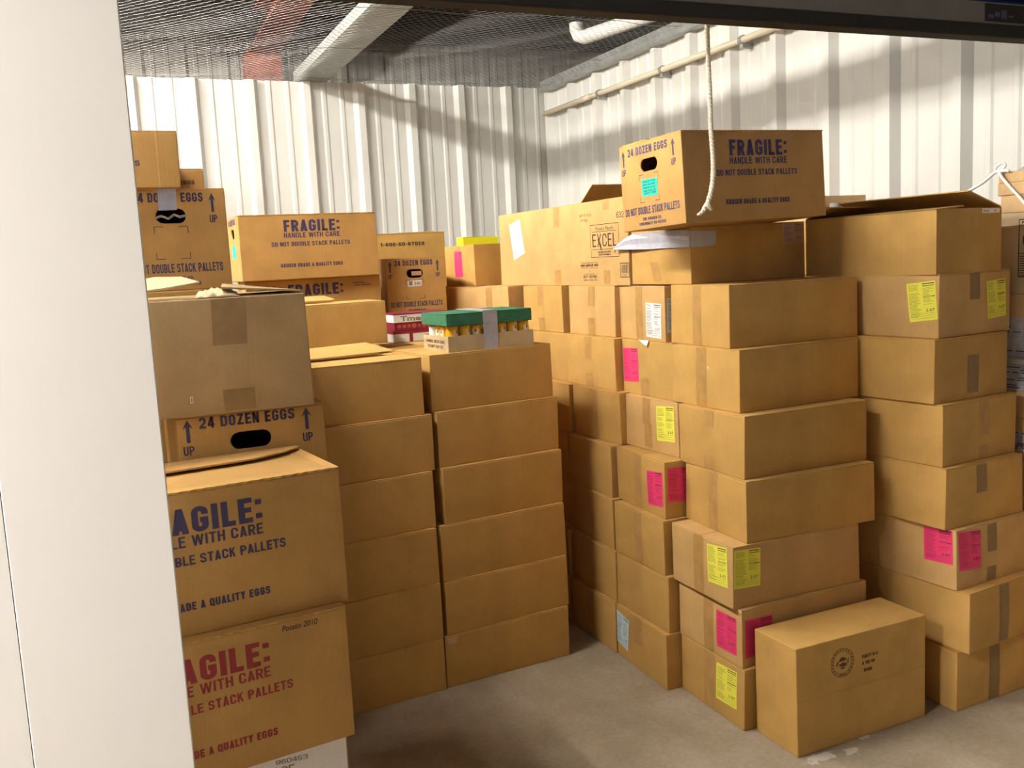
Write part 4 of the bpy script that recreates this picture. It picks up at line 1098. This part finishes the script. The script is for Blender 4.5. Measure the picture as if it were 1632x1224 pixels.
def dup(root, loc, rz, label=None, group=None):
    r = root.copy(); COL.objects.link(r); r.location = loc; r.rotation_euler = (0, 0, rz)
    if label: r['label'] = label
    if group: r['group'] = group
    for ch in list(root.children):
        c_ = ch.copy(); COL.objects.link(c_); c_.parent = r
    return r
jar0 = make_jar()
nth = ['first', 'second', 'third', 'fourth', 'fifth', 'sixth', 'seventh']
R_ = random.Random(2)
first = True
spots = []
for i in range(7): spots.append((.0285 + .048 * i, .027, 'yellow jar in front row of the green-lidded tray, %s from the left' % nth[i] if i else 'yellow jar at the near left corner of the green-lidded tray'))
for j in range(1, 4):
    if j == 3: continue
    spots.append((.0285, .027 + .048 * j, 'yellow jar at left end of the green-lidded tray, %s back from corner' % nth[j]))
for a, c_, lab in spots:
    p = tp(a, c_, .0042)
    if first:
        jar0.location = p; jar0.rotation_euler = (0, 0, yaw + R_.uniform(-.5, .5)); jar0['label'] = lab; jar0['group'] = 'yellow jars in the tray'; first = False
    else: dup(jar0, p, yaw + R_.uniform(-.6, .6) - (1.2 if 'left end' in lab else 0), lab, 'yellow jars in the tray')
t = empty('tin_can', 'grey and white can at the left end of the jar tray', 'can', tp(.034, .185, .0042), (0, 0, yaw))
b = MB(); b.lathe([(.026, 0), (.027, .002), (.027, .084), (.026, .0865)], 24); b.obj('can_body', M['can'], t, True)
b = MB(); vs = []
for i in range(13):
    a = 2.3 + 2.2 * i / 12
    vs += [(.0273 * math.cos(a), .0273 * math.sin(a), .008), (.0273 * math.cos(a), .0273 * math.sin(a), .080)]
b.add(vs, [(2 * i, 2 * i + 2, 2 * i + 3, 2 * i + 1) for i in range(12)]); b.obj('can_label', M['white'], t)

# red and white candy cartons in the gap left of the tray
t = empty('candy_box', 'maroon and white candy carton in the gap behind the tray, lower of two', 'box', (1.235, 3.86, 1.1875), (0, 0, .05), 'maroon candy cartons')
b = MB(); b.box(-.125, .125, -.08, .08, 0, .046); b.obj('box_body', M['white'], t, bevel=.001)
b = MB(); b.box(-.1256, .1256, -.0806, .0806, .034, .0465); b.box(-.055, -.040, -.0808, -.08, 0, .034); b.obj('maroon_band', M['maroon'], t)
t = empty('candy_box', 'maroon candy carton with white lettered lid, upper of two behind the tray', 'box', (1.242, 3.862, 1.2345), (0, 0, .02), 'maroon candy cartons')
b = MB(); b.box(-.120, .120, -.078, .078, 0, .036); b.obj('box_body', M['maroon'], t, bevel=.001)
b = MB(); b.box(-.124, .124, -.082, .082, .034, .070); b.obj('box_lid', M['white'], t, bevel=.001)
b = MB(); b.box(-.1245, .1245, -.0825, .0825, .066, .0715); b.obj('lid_edge', M['maroon'], t)
b = MB()
for vs, fs in (T('Tmess', -.095, .03, .040, .060, bold=.03),): b.add([(a, -.0826, c_) for a, c_ in vs], fs)
b.obj('printed_lettering', M['grey_ink'], t)
b = MB(); R_ = random.Random(9)
for i in range(9):
    a = -.10 + .022 * i
    vs, fs = ring(a, .018, 0.0001, R_.uniform(.006, .011), 12)
    b.add([(p, -.0786, r_) for p, r_ in vs], fs)
b.obj('printed_picture', plain('candy_picture', (0.45, 0.10, 0.05), 0.5), t)

# neon yellow card box behind the pink-labelled small carton
t = empty('card_box', 'neon yellow card box sticking up behind the small pink-labelled carton', 'box', (1.895, 4.745, BOX['PINK8'][5]), (0, 0, .08))
b = MB(); b.box(-.10, .11, -.04, .04, 0, .248); b.obj('box_body', M['neon'], t, bevel=.002)
b = MB(); b.prism([(-.10, -.04, .249), (.11, -.04, .254), (.11, .04, .254), (-.10, .04, .249)], (0, 0, .002)); b.obj('box_lid', M['neon'], t)

# ------------------------------------------------------------------ rope hanging from the door
t = empty('door_rope', 'frayed cotton pull rope with end knot hanging from the roll-up door', 'rope', (1.106, 1.535, 1.95))
path = [(-.004, 0, .01), (-.003, 0, -.03), (-.002, 0, -.10), (0, 0, -.16), (.002, .002, -.22), (.005, .002, -.272), (.004, .001, -.305), (-.001, 0, -.332), (-.007, 0, -.350), (-.012, 0, -.362)]
def smooth(ps, n=6):
    ps = [Vector(p) for p in ps]; out = []
    for i in range(len(ps) - 1):
        p0 = ps[max(i - 1, 0)]; p1 = ps[i]; p2 = ps[i + 1]; p3 = ps[min(i + 2, len(ps) - 1)]
        for k in range(n):
            u = k / n
            out.append(.5 * ((2 * p1) + (-p0 + p2) * u + (2 * p0 - 5 * p1 + 4 * p2 - p3) * u * u + (-p0 + 3 * p1 - 3 * p2 + p3) * u ** 3))
    return out + [ps[-1]]
sp = smooth(path, 14)
def strands(ps, R=.0024, r=.0027, pitch=.022):
    b = MB(); ln = 0
    for k in range(3):
        out = []; ln = 0
        for i, p in enumerate(ps):
            if i: ln += (p - ps[i - 1]).length
            a = 2 * PI * ln / pitch + 2 * PI * k / 3
            out.append(p + Vector((math.cos(a) * R, math.sin(a) * R, 0)))
        b.tube(out, r, 6)
    return b
strands(sp).obj('rope_strand', M['rope'], t, True)
b = MB()
kp = Vector((-.0125, 0, -.364))
for ph in range(2):
    b.tube([kp + Vector((.0075 * math.cos(a) * (.6 + .4 * ph), .007 * math.sin(a), .004 * math.sin(2 * a) - .004 * ph)) for a in [2 * PI * i / 14 for i in range(15)]], .0032, 7)
b.obj('knot', M['rope'], t, True)
strands(smooth([(-.013, 0, -.366), (-.022, 0, -.374), (-.031, .001, -.381)], 10), .002, .0026).obj('rope_end', M['rope'], t, True)

# ------------------------------------------------------------------ stack against the right wall
def simple(name, key, label, mat, x0, x1, y0, y1, z0, z1, cat='box', group=None, flaps=None):
    return Carton(key, name, label, mat=mat, cat=cat, group=group, dims=(x1 - x0, y1 - y0, z1 - z0), loc=((x0 + x1) / 2, (y0 + y1) / 2, z0), flaps=flaps, jit=.001, bulge=.001)
X0, X1, Y0, Y1 = 2.800, 3.15, 1.83, 2.285
simple('cardboard_box', 'wa', 'tan carton at the bottom of the stack against the right wall', 'tan', X0 + .01, X1, Y0, Y1 - .01, 0, .40)
simple('cardboard_box', 'wb', 'tan carton, second from floor in stack against the right wall', 'tan', X0 + .01, X1, Y0, Y1 - .02, .40, .775)
def bundle(lab, z0, z1, y1):
    t = empty('paper_bundle', lab, 'paper bundle', ((X0 + X1) / 2, (Y0 + y1) / 2, z0), (0, 0, 0), 'bundles of printed paper in the wall stack')
    n = 12; b = MB(); R_ = random.Random(int(z0 * 1000))
    for i in range(n):
        o = R_.uniform(0, .003)
        b.box(-(X1 - X0) / 2 + o, (X1 - X0) / 2 - .01, -(y1 - Y0) / 2, (y1 - Y0) / 2 - o, (z1 - z0) * i / n, (z1 - z0) * (i + .94) / n)
    b.obj('paper_sheets', M['paper_blue'], t)
    b = MB(); xx = -(X1 - X0) / 2 - .0006; hh = z1 - z0
    for i in range(9):
        zz = hh * (.08 + .1 * i)
        y = -(y1 - Y0) / 2 + .01
        while y < (y1 - Y0) / 2 - .05:
            l_ = R_.uniform(.02, .06)
            if R_.random() < .6: b.prism([(xx, y, zz), (xx, y + l_, zz), (xx, y + l_, zz + .003), (xx, y, zz + .003)], (-.0003, 0, 0))
            y += l_ + .012
    b.obj('printed_lines', M['navy'], t)
bundle('bluish printed paper bundle low in the stack by the right wall', .775, .845, Y1 - .005)
simple('card_tray', 'wc', 'shallow tan tray above the lowest paper bundle by the right wall', 'tan', X0, X1, Y0, Y1 - .006, .845, .888, 'tray', 'shallow tan trays of the wall stack')
simple('card_tray', 'wd', 'shallow tan tray just under the tall paper bundles by the right wall', 'tan', X0, X1, Y0, Y1 - .003, .888, .982, 'tray', 'shallow tan trays of the wall stack')
bundle('bluish printed paper bundle below the white tube by the right wall', .982, 1.068, Y1)
bundle('bluish printed paper bundle above the white tube by the right wall', 1.068, 1.228, Y1)
simple('card_tray', 'we', 'shallow tan tray between paper bundles and printed carton, right wall stack', 'tan', X0 - .003, X1, Y0, Y1 + .004, 1.228, 1.305, 'tray', 'shallow tan trays of the wall stack')
c = simple('cardboard_box', 'wf', 'tan carton with a printed black panel and round emblem by right wall', 'torn', X0, X1, Y0, Y1, 1.305, 1.572)
u0 = .080
it = frame(u0, u0 + .12, .055, .245, .0035) + [Rc(u0, u0 + .12, .224, .227), ring(u0 + .056, .178, .034, .040, 28), Po((u0 + .032, .165), (u0 + .05, .190), (u0 + .066, .201), (u0 + .078, .186), (u0 + .062, .176), (u0 + .074, .160), (u0 + .04, .155)),
      Rc(u0, u0 + .12, .132, .135), T('KEEP DRY', u0 + .012, u0 + .108, .230, .239, bold=.03)]
for i in range(9): it.append(Rc(u0 + .006, u0 + .114, .060 + .0078 * i, .063 + .0078 * i))
c.print('L', it, 'black', label='black printed panel with round emblem')
for i, (z0, z1, dy, nm) in enumerate(((1.572, 1.630, -.012, 'lowest'), (1.630, 1.671, -.001, 'middle'), (1.671, 1.707, .0, 'topmost'))):
    simple('card_tray', 'wt%d' % i, 'shallow tan tray, %s of three stacked behind the white hanger' % nm, 'tan', X0 - .004 * (i == 1), X1, Y0, Y1 + dy, z0, z1, 'tray', 'three shallow tan trays at the top of the wall stack')
t = empty('plastic_sheet', 'crumpled grey clear plastic sheet on top of the tan trays, far right', 'plastic sheet', (2.98, 2.05, 1.7075))
b = MB(); vs = []; fs = []; n = 14; R_ = random.Random(7)
for j in range(n + 1):
    for i in range(n + 1):
        u = i / n; v = j / n; e = min(u, 1 - u, v, 1 - v)
        vs.append((-.165 + .33 * u, -.2 + .40 * v, .001 + .045 * min(1, e * 5) * (.6 + .4 * math.sin(5 * u + 3 * v)) + R_.uniform(0, .006) * min(1, e * 8)))
for j in range(n):
    for i in range(n): fs.append((j * (n + 1) + i, j * (n + 1) + i + 1, (j + 1) * (n + 1) + i + 1, (j + 1) * (n + 1) + i))
b.add(vs, fs); o = b.obj('plastic_film', M['clear'], t, True); md = o.modifiers.new('thickness', 'SOLIDIFY'); md.thickness = .0008

t = empty('clothes_hanger', 'white plastic clothes hanger leaning on the tan trays behind open carton', 'hanger', (2.787, 2.285, 1.70))
b = MB(); r = .0052
b.tube(smooth([(0, .22, -.10), (0, .115, -.047), (0, .05, -.020), (0, .005, .008), (0, -.012, .010), (0, -.026, -.012), (0, -.07, -.058), (0, -.13, -.118), (0, -.20, -.175)], 6), r, 10)
b.obj('hanger_arm', M['hanger'], t, True)
b = MB(); b.tube(smooth([(0, .003, .004), (.002, -.001, .026), (.004, -.022, .037), (.004, -.034, .028), (.003, -.022, .014)], 6), .0036, 8); b.tube(smooth([(0, -.004, .010), (.004, -.035, .012), (.004, -.048, .008)], 5), .0052, 8); b.obj('hook', M['hanger'], t, True)
t = empty('plastic_tube', 'white plastic tube standing out from paper bundles by the right wall', 'tube', (2.785, 2.05, 1.082))
b = MB(); b.tube([(0, -.22, 0), (0, .24, 0)], .0105, 12); b.obj('tube_body', M['pvc_white'], t, True)

# ------------------------------------------------------------------ cartons behind, holding up what shows above them
HG = 'plain cartons hidden behind the front stacks'
HL = 'plain brown carton hidden behind the visible stacks, carrying the cartons above'
def hidden(x0, y0, w_, d_, n_, top, z0=0.0):
    hh = (top - z0) / n_
    o0 = None
    for i in range(n_):
        b = MB(); b.box(0, w_, 0, d_, .0005, hh - .0005)
        if o0 is None:
            o0 = b.obj('cardboard_box', M['kraft'], None, bevel=.003); o = o0
        else:
            o = o0.copy(); COL.objects.link(o)
        o.location = (x0, y0, z0 + hh * i); setp(o, HL, 'box', HG)
def zt(k): return BOX[k][5] + BOX[k][6]
hidden(.14, 2.26, .335, .48, 3, BOX['EGGEND'][5])
hidden(.03, 2.80, .33, .58, 5, BOX['EGGTAPE'][5])
hidden(-.36, 2.78, .37, .60, 5, BOX['EGGTAPE'][5] + .279)
hidden(.56, 3.47, .41, .35, 6, BOX['PLAIN'][5])
hidden(1.03, 3.53, .46, .40, 6, 1.186)
hidden(.60, 4.24, .58, .30, 6, BOX['FRAG2'][5])
hidden(1.265, 4.31, .29, .58, 6, BOX['EGGB'][5])
hidden(1.37, 5.05, .45, .29, 6, BOX['RYDER'][5])
hidden(1.66, 4.02, .46, .50, 6, BOX['R9_7'][5])
hidden(1.72, 4.58, .42, .22, 7, BOX['PINK8'][5])
# open carton behind the long EXCEL one: only its raised dark end flap shows
hidden(2.36, 4.05, .46, .46, 7, 1.46)
t = empty('cardboard_box', 'open carton behind the long EXCEL carton, raised dark flap showing', 'box', (2.59, 4.28, 1.46))
b = MB(); k = .005
b.box(-.23, .23, -.23, -.23 + k, 0, .26); b.box(-.23, .23, .23 - k, .23, 0, .26); b.box(-.23, -.23 + k, -.23 + k, .23 - k, 0, .26); b.box(.23 - k, .23, -.23 + k, .23 - k, 0, .26); b.box(-.23, .23, -.23, .23, 0, k)
b.obj('carton_body', M['kraft'], t)
b = MB(); b.prism([(-.23, .23, .26), (.23, .23, .26), (.21, .02, .40), (-.225, .02, .40)], (0, .003, .003)); b.obj('top_flap', M['kraft'], t)
# small boxes far back by the right wall, seen between egg case and open carton
hidden(2.85, 3.22, .30, .34, 7, 1.60)
t = empty('card_tray', 'small tan lidded box far back between egg case and open carton', 'box', (3.0, 3.40, 1.60))
b = MB(); b.box(-.15, .14, -.16, .16, 0, .062); b.obj('box_body', M['tan'], t, bevel=.002)
b = MB(); b.box(-.155, .145, -.165, .165, .058, .108); b.obj('box_lid', M['tan'], t, bevel=.002)
t = empty('metal_can', 'small dark grey can beside the tan lidded box far back', 'can', (2.93, 3.19, 1.60))
b = MB(); b.lathe([(.022, 0), (.023, .003), (.023, .07), (.021, .074)], 16); b.obj('can_body', M['grey_ink'], t, True)
hidden(2.86, 3.10, .20, .11, 7, 1.60)
